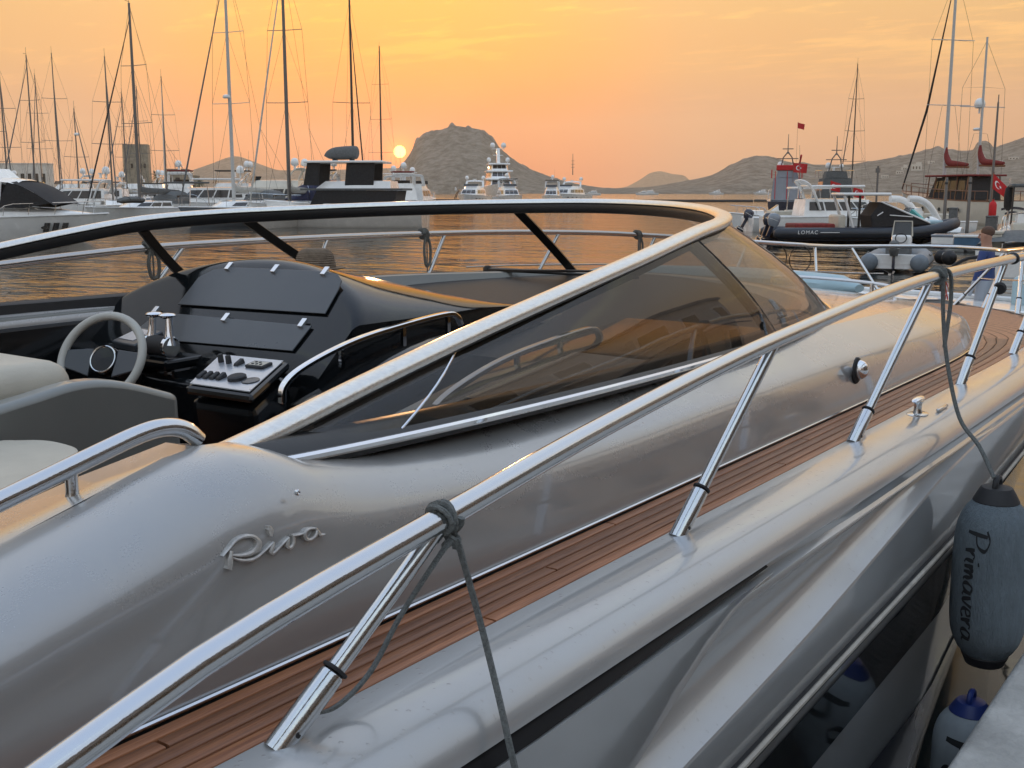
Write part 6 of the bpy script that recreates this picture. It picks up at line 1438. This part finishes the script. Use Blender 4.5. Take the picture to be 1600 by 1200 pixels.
# ketch with red sail covers
def ketch():
    r = new_boat('ketch', 'white two-masted ketch with red sail covers and wheelhouse, stern towards us', 'sailing yacht', 1490, 90, 104); L, B, fb = 14.5, 4.3, 1.75
    boat_hull(r, L, B, fb, M['cream'], M['wood'], rise=.45, stern=.88)
    cabin(r, 'wheelhouse', -L*.26, L*.10, B*.72, fb+.1, 1.75, M['canvas_black'], rf=.25, panes=4, pz=(.35, .85), taper=.1)  # black body colour stands in for the shade inside the open house
    for s_ in (-1, 1):
        for x in (-3.7, -2.4, -1.0, .4, 1.3): m_ = MB(); m_.tube([(x, s_*1.58, fb+.1), (x, s_*1.40, fb+1.95)], .05, 5); m_.build('house_post', M['wood'], r)
    m_ = MB(); m_.box((-1.3, 0, fb+1.98), (5.6, 3.5, .14)); m_.build('canopy', M['canvas_red'], r, bevel=.04)
    for s_ in (-1, 1):
        P_ = [Vector((x, s_*(sheer(L, B, fb, x, .45)[0]*.94), sheer(L, B, fb, x, .45)[1]+.75)) for x in np.linspace(-L*.48, L*.45, 10)]; m_ = MB(); m_.tube(P_, .03, 5); g = m_.build('guard_rail', M['wood'], r)
        for p in P_: m_ = MB(); m_.tube([p-Vector((0, 0, .8)), p], .03, 5); m_.build('post', M['wood'], g)
    portholes(r, L, B, fb, [-3.6, -2.4, -1.2, 0, 1.2], -1, .32, .3, .6); portholes(r, L, B, fb, [-3.6, -2.4, -1.2, 0, 1.2], 1, .32, .3, .6)
    for z, w in ((1.25, 2.0), (.92, 1.3)):
        m_ = MB(); m_.loft([[Vector((-L/2-.02, w*t/2, z+.14*(1-t*t)*.8-h_)) for t in np.linspace(-1, 1, 9)] for h_ in (0, .17)]); m_.build('name_scroll', M['navy'], r)
    for i, (x, H, th) in enumerate(((1.4, 20.0, .17), (-2.9, 14.2, .13))):
        g = empty('rig', (x, 0, fb), parent=r); off = (x, 0, fb)
        m_ = MB(); m_.tube([(x, 0, fb), (x, 0, H)], [th, th*.6], 10); m_.build('mast', M['mast_white'], g, off=off)
        for f_ in ((.42, .70) if i == 0 else (.58,)):
            z = fb+(H-fb)*f_; m_ = MB(); m_.tube([(x, -2.0, z), (x, 2.0, z)], .035, 5); m_.build('spreader', M['mast_white'], g, off=off)
        for s_ in (-1, 1):
            for f_ in (.42, .7, .98): m_ = MB(); m_.tube([(x-.2, s_*B*.47, fb), (x, s_*(1.9 if f_ > .6 else .6), fb+(H-fb)*min(f_, .70)*.99), (x, 0, fb+(H-fb)*f_)], .012, 4); m_.build('shroud', M['wire'], g, off=off)
        m_ = MB(); m_.tube([(x-.15, 0, fb+2.75), (x-3.1, 0, fb+2.65)], .08, 6); bm_ = m_.build('boom', M['wood'], g, off=off)
        m_ = MB(); m_.tube(spl([(x-.05, 0, fb+4.3), (x-.15, 0, fb+3.6), (x-.6, 0, fb+3.05), (x-1.6, 0, fb+2.95), (x-3.0, 0, fb+2.85)], 4), [.12, .15, .18, .21, .24, .27, .29, .29, .28, .26, .25, .24, .22, .20, .18, .15, .11], 8, sx=.8, sy=1.0); m_.build('sail_cover', M['canvas_red'], g, off=off)
    m_ = MB(); m_.tube([(L*.5, 0, 2.7), (L*.3, 0, 9.2), (1.6, 0, 19.2)], [.06, .10, .03], 6); m_.build('furled_jib', M['canvas_black'], r)
    dome(r, (-2.55, 0, 8.9), .42); m_ = MB(); m_.lathe([(.3, 0), (.36, .08), (.3, .2), (.001, .24)], 12, (-2.5, 0, 7.2)); m_.build('mast_radar', M['white'], r)
    m_ = MB(); m_.tube([(-1.9, -1.9, 3.0+.0), (-1.9, -1.9, 3.0)][:1]+[(-1.9, -1.9, 3.4)], .02, 4); m_.build('antenna', M['mast'], r)
    for y in (-1.9, 1.9): m_ = MB(); m_.tube([(-L*.5, y, .4), (-L*.5, y, 2.6)], .09, 6); m_.build('davit', M['wood'], r)
ketch()
flag(1550, 60, 3.45, 1.0, .80, 'large red flag with crescent and star right of the ketch', -18, True, 2.8, .8)
fp = empty('flag_mast', gp(1549, 62, .55)); tag(fp, 'tall slim mast standing right of the ketch above the large flag', 'mast')
m_ = MB(); m_.tube([(0, 0, 0), (.1, 0, 6.8)], [.09, .05], 8); m_.build('shaft', M['mast'], fp); m_ = MB(); m_.tube([(.1, 0, 6.8), (.1, 0, 7.2)], .03, 5); m_.build('finial', M['mast'], fp)
# pontoon and what stands on it
pa = gp(1500, 50); pr = empty('pontoon', pa, HDG(62)); tag(pr, 'low wooden pontoon with piles at the right edge behind the bow', 'pontoon')
m_ = MB(); m_.box((12, -3.2, .28), (34, 6.0, .35)); m_.build('frame', M['concrete'], pr, smooth=False)
for i in range(34): m_ = MB(); m_.box((-4.5+i, -3.2, .475), (.96, 6.1, .05)); m_.build('plank', M['wood'], pr, smooth=False)
for (u, D, lab) in ((1440, 60, 'short wooden pile left of the ketch'), (1478, 58, 'tall wooden pile in front of the ketch bow quarter'), (1515, 56, 'tall wooden pile in front of the ketch stern'), (1408, 66, 'grey mooring pile behind the navy inflatable bow')):
    o = empty('mooring_pile', gp(u, D, -1)); tag(o, lab, 'pile', 'mooring piles on the right'); hh = 2.4 if u < 1470 and u != 1440 else (4.2 if u > 1470 else 2.6)
    m_ = MB(); m_.lathe([(.09, 0), (.08, hh-.1), (.06, hh)], 10); m_.build('shaft', M['mast'], o); m_ = MB(); m_.lathe([(.095, hh-.35), (.095, hh-.25)], 10); m_.build('band', M['rubber'], o)
def crate(u, D, z, s, m, label, lid):
    o = empty('dock_box', gp(u, D, z), HDG(62)); tag(o, label, 'dock box', 'boxes on the pontoon')
    m_ = MB(); m_.box((0, 0, s[2]/2), s); m_.build('body', M[m], o, bevel=.03); m_ = MB(); m_.box((0, 0, s[2]+.05), (s[0]*1.04, s[1]*1.04, .1)); m_.build('lid', M[lid], o, bevel=.03)
    for i in (-1, 1): m_ = MB(); m_.box((i*s[0]*.3, -s[1]/2-.02, s[2]*.55), (.10, .04, .14)); m_.build('latch', M['steel'], o)
M['dock_blue'] = mat('blue_box', (.05, .12, .20), .5, noise=.15, nscale=4)
crate(1520, 40, .5, (1.6, .9, .34), 'dock_blue', 'blue box with a white lid on the pontoon edge', 'white'); crate(1480, 43, .45, (1.2, .8, .28), 'white', 'white box left of the blue one on the pontoon', 'greyhull'); crate(1553, 52, .5, (.55, .5, .75), 'canvas_grey', 'grey service box under the large red flag', 'canvas_grey'); crate(1492, 58, .5, (.55, .4, 1.05), 'canvas_grey', 'tall grey cabinet in front of the ketch', 'canvas_grey')
crate(1558, 33, .5, (.8, .5, .7), 'leather', 'cream box right of the blue one near the picture edge', 'leather')
ex = empty('fire_extinguisher', gp(1553, 52, 1.36)); tag(ex, 'red fire extinguisher standing on the grey service box', 'fire extinguisher')
m_ = MB(); m_.lathe([(.16, 0), (.17, .06), (.17, .5), (.12, .62), (.05, .66), (.05, .74)], 14); m_.build('bottle', M['red'], ex); m_ = MB(); m_.box((.05, 0, .77), (.2, .06, .05)); m_.build('handle', M['rubber'], ex)
dp = empty('furled_parasol', gp(1577, 45, .5)); tag(dp, 'dark furled parasol on a pole near the right edge', 'parasol')
m_ = MB(); m_.tube([(0, 0, 0), (0, 0, 2.5)], .03, 6); m_.build('pole', M['steel'], dp); m_ = MB(); m_.lathe([(.06, 1.2), (.17, 1.35), (.19, 1.8), (.15, 2.1), (.05, 2.2)], 10); m_.build('canvas', M['canvas_black'], dp)
def awn_boat():
    r = open_boat(1612, 44, 70, 7.0, 'white boat with a grey awning cut by the right picture edge', 'white', 1, 'canvas_grey'); return r
awn_boat()
cb = empty('covered_boat', gp(1600, 34, .1), HDG(60)); tag(cb, 'small boat under a grey cover at the right picture edge', 'boat', 'small motor boats on the right')
boat_hull(cb, 5.0, 1.9, .7, M['white'], M['white']); m_ = MB(); rws = []
for t in np.linspace(0, 1, 10): x = -2.4+4.6*t; w = .95*(1-max(0, (t-.5)/.5)**2.2)+.03; rws.append([Vector((x, w*math.cos(a), .74+.15*t+.42*math.sin(math.pi*min(1, t+.15))*max(0, math.sin(a))**.7)) for a in np.linspace(0, math.pi, 9)])
m_.loft(rws); m_.build('cover', M['canvas_grey'], cb)
for i, (u, D, m1, lab) in enumerate(((1478, 36, 'white', 'black and white ball fender floating right of the small grey inflatable'), (1490, 35.5, 'rubber', 'black ball fender right of the black and white one'))):
    o = empty('ball_fender', gp(u, D, .35)); tag(o, lab, 'fender', 'ball fenders at the pontoon'); m_ = MB(); m_.ball((0, 0, 0), .24, 14, 10); m_.build('ball', M['rubber'], o); m_ = MB(); m_.ball((-.10, -.13, .03), .14, 12, 8); m_.build('painted_end', M[m1], o)
# jet skis under covers behind the inflatable
for u, D, m1, lab in ((1408, 57, 'lightblue', 'pale covered water scooter left of the turquoise cover'), (1440, 55, 'greyhull', 'grey covered water scooter with a turquoise cover'), (1462, 56.5, 'white', 'white water scooter right of the turquoise cover')):
    o = empty('water_scooter', gp(u, D, .1), HDG(150)); tag(o, lab, 'water scooter', 'water scooters by the pontoon'); m_ = MB(); rws = []
    for t in np.linspace(0, 1, 10): x = -1.4+2.8*t; w = .55*(1-max(0, (t-.45)/.55)**2)+.03; rws.append([Vector((x, w*math.cos(a), .35+.55*math.exp(-((t-.55)/.22)**2)*max(0, math.sin(a))+.25*max(0, math.sin(a))-.3*max(0, -math.sin(a)))) for a in np.linspace(0, 2*math.pi, 15)[:-1]])
    m_.loft(rws, closed=True, cap0=True, cap1=True); m_.build('body', M[m1], o)
    m_ = MB(); m_.tube([(.25, -.38, 1.08), (.15, 0, 1.02), (.25, .38, 1.08)], .035, 6); m_.build('handlebar', M['rubber'], o)
    if 'with a turquoise' in lab: m_ = MB(); m_.prism([(-.2, -.3, 1.0), (.7, -.3, 1.0), (.35, -.2, 1.5)], (0, .6, 0)); m_.build('cover', mat('turquoise_cloth', (.10, .42, .40), .7), o, smooth=False)
# small boat beyond the bow with its person
r = new_boat('motor_boat', 'white boat beyond the bow with the person in blue standing in it', 'motor boat', 1600, 16.2, 150, 'small motor boats on the right')
boat_hull(r, 5.6, 2.1, .72, M['white'], M['white'], rise=.3)
m_ = MB(); m_.box((-.4, -.55, .95), (1.0, .55, .5)); m_.build('seat', M['lightblue'], r, bevel=.1, seg=4)
m_ = MB(); m_.tube(spl([(1.2, -.9, .75), (1.15, -.9, 1.15), (.8, -.88, 1.42), (.2, -.85, 1.45)], 4), .03, 8); m_.build('grab_bar', M['blacktrim'], r)
m_ = MB(); m_.tube([(.6, -.9, .75), (.6, -.9, 1.5)], .025, 8); m_.build('post', M['white'], r)
usf = empty('small_ensign', gp(1487, 15.0, .72)); tag(usf, 'small red and white striped flag hanging beyond the coachroof', 'flag')
m_ = MB(); m_.tube([(0, 0, 0), (.02, 0, .62)], .008, 6); m_.build('staff', M['wood'], usf)
for i in range(7):
    m_ = MB(); a0 = i/7; a1 = (i+1)/7; m_.loft([[Vector((.015+.12*a0*(1-t*.2)+.02*math.sin(t*6), .02*math.sin(t*7+i), .55-t*.36-.10*a0)), Vector((.015+.12*a1*(1-t*.2)+.02*math.sin(t*6), .02*math.sin(t*7+i+1), .55-t*.36-.10*a1))] for t in np.linspace(0, 1, 8)]); m_.build('stripe', M['red' if i % 2 == 0 else 'flagwhite'], usf, ang=180)
def person(u, D, z, rz, label):
    root = empty('person', gp(u, D, z), rz); tag(root, label, 'person')
    J = {'pel': (0, 0, .92, .155), 'wst': (0, 0, 1.06, .145), 'chs': (.01, 0, 1.28, .165), 'nck': (0, 0, 1.46, .07), 'hd0': (.02, 0, 1.54, .075), 'hd1': (.03, 0, 1.63, .100), 'hd2': (.02, 0, 1.72, .085),
         'hl': (0, .10, .86, .115), 'kl': (.04, .12, .48, .075), 'al': (-.02, .13, .09, .048), 'tl': (.14, .15, .04, .04), 'hr': (0, -.10, .86, .115), 'kr': (-.03, -.12, .48, .075), 'ar': (-.08, -.13, .09, .048), 'tr': (.08, -.15, .04, .04),
         'sl': (0, .19, 1.39, .07), 'el': (.02, .27, 1.12, .05), 'wl': (.10, .25, .86, .036), 'sr': (0, -.19, 1.39, .07), 'er': (.0, -.27, 1.12, .05), 'wr': (.08, -.26, .86, .036)}
    E_ = [('pel', 'wst'), ('wst', 'chs'), ('chs', 'nck'), ('nck', 'hd0'), ('hd0', 'hd1'), ('hd1', 'hd2'), ('pel', 'hl'), ('hl', 'kl'), ('kl', 'al'), ('al', 'tl'), ('pel', 'hr'), ('hr', 'kr'), ('kr', 'ar'), ('ar', 'tr'), ('chs', 'sl'), ('sl', 'el'), ('el', 'wl'), ('chs', 'sr'), ('sr', 'er'), ('er', 'wr')]
    fingers = []
    for s_, w in ((1, 'wl'), (-1, 'wr')):
        wx, wy, wz, _ = J[w]; J['p'+w] = (wx+.02, wy, wz-.07, .032); E_.append((w, 'p'+w))
        for k_ in range(4): J['f%d%s' % (k_, w)] = (wx+.04+s_*0+(-.027+.018*k_), wy, wz-.155+.008*abs(k_-1.5), .0085); E_.append(('p'+w, 'f%d%s' % (k_, w)))
        J['th'+w] = (wx+.07, wy-s_*.03, wz-.09, .010); E_.append(('p'+w, 'th'+w))
    names = list(J); me = bpy.data.meshes.new('body'); me.from_pydata([J[n][:3] for n in names], [(names.index(a), names.index(b)) for a, b in E_], [])
    o = bpy.data.objects.new('body', me); COL.objects.link(o); o.parent = root
    md = o.modifiers.new('skin', 'SKIN'); md.use_smooth_shade = True
    for i, n in enumerate(names): me.skin_vertices[0].data[i].radius = (J[n][3], J[n][3]*(.8 if n in ('chs', 'wst', 'pel') else 1)); me.skin_vertices[0].data[i].use_root = (n == 'pel')
    sb = o.modifiers.new('sub', 'SUBSURF'); sb.levels = 2; sb.render_levels = 2
    m = bpy.data.materials.new('person_cloth'); m.use_nodes = True; N = m.node_tree.nodes; Lk = m.node_tree.links; b = N['Principled BSDF']; b.inputs['Roughness'].default_value = .8
    tc = N.new('ShaderNodeTexCoord'); sp = N.new('ShaderNodeSeparateXYZ'); Lk.new(tc.outputs['Object'], sp.inputs[0]); rp_ = N.new('ShaderNodeValToRGB'); rp_.color_ramp.interpolation = 'CONSTANT'
    dv = N.new('ShaderNodeMath'); dv.operation = 'DIVIDE'; dv.inputs[1].default_value = 2.0; Lk.new(sp.outputs[2], dv.inputs[0]); Lk.new(dv.outputs[0], rp_.inputs[0])
    el = rp_.color_ramp.elements; el[0].position = 0; el[0].color = (.03, .03, .03, 1); el[1].position = .05; el[1].color = (.34, .37, .42, 1)
    for p, c in ((.475, (.03, .055, .17)), (.725, (.42, .22, .15))): e = el.new(p); e.color = c+(1,)
    Lk.new(rp_.outputs[0], b.inputs['Base Color']); me.materials.append(m)
    hm = mat('hair', (.10, .05, .03), .7, noise=.3, nscale=60); m_ = MB(); m_.ball((.005, 0, 1.70), (.105, .095, .085), 14, 10); m_.build('hair', hm, root)
    m_ = MB(); m_.tube([(.12, 0, 1.66), (.142, 0, 1.61), (.118, 0, 1.595)], [.010, .016, .012], 8); m_.build('nose', m, root)
    for s_ in (-1, 1):
        m_ = MB(); m_.ball((.115, s_*.033, 1.655), (.010, .014, .008), 8, 6); m_.build('eye', M['rubber'], root)
        m_ = MB(); m_.ball((.02, s_*.098, 1.63), (.022, .012, .034), 8, 6); m_.build('ear', m, root)
    m_ = MB(); m_.ball((.112, 0, 1.565), (.008, .026, .006), 8, 6); m_.build('mouth', M['canvas_red'], root)
person(1549, 17.0, .15, HDG(140), 'person in a blue shirt and pale trousers standing in the boat beyond the bow')
# ================================================================== HAZE OVER THE BAY
def haze():
    m = bpy.data.materials.new('sea_haze'); m.use_nodes = True; N = m.node_tree.nodes; L = m.node_tree.links; N.clear()
    out = N.new('ShaderNodeOutputMaterial'); pv = N.new('ShaderNodeVolumePrincipled'); pv.inputs['Color'].default_value = (.97, .845, .64, 1); pv.inputs['Density'].default_value = HAZE; pv.inputs['Anisotropy'].default_value = .5
    L.new(pv.outputs[0], out.inputs['Volume'])
    mb = MB(); mb.box((0, 0, 249), (14200, 14200, 500)); o = mb.build('haze', m, smooth=False); tag(o, kind='stuff')
HAZE = .00015
haze()
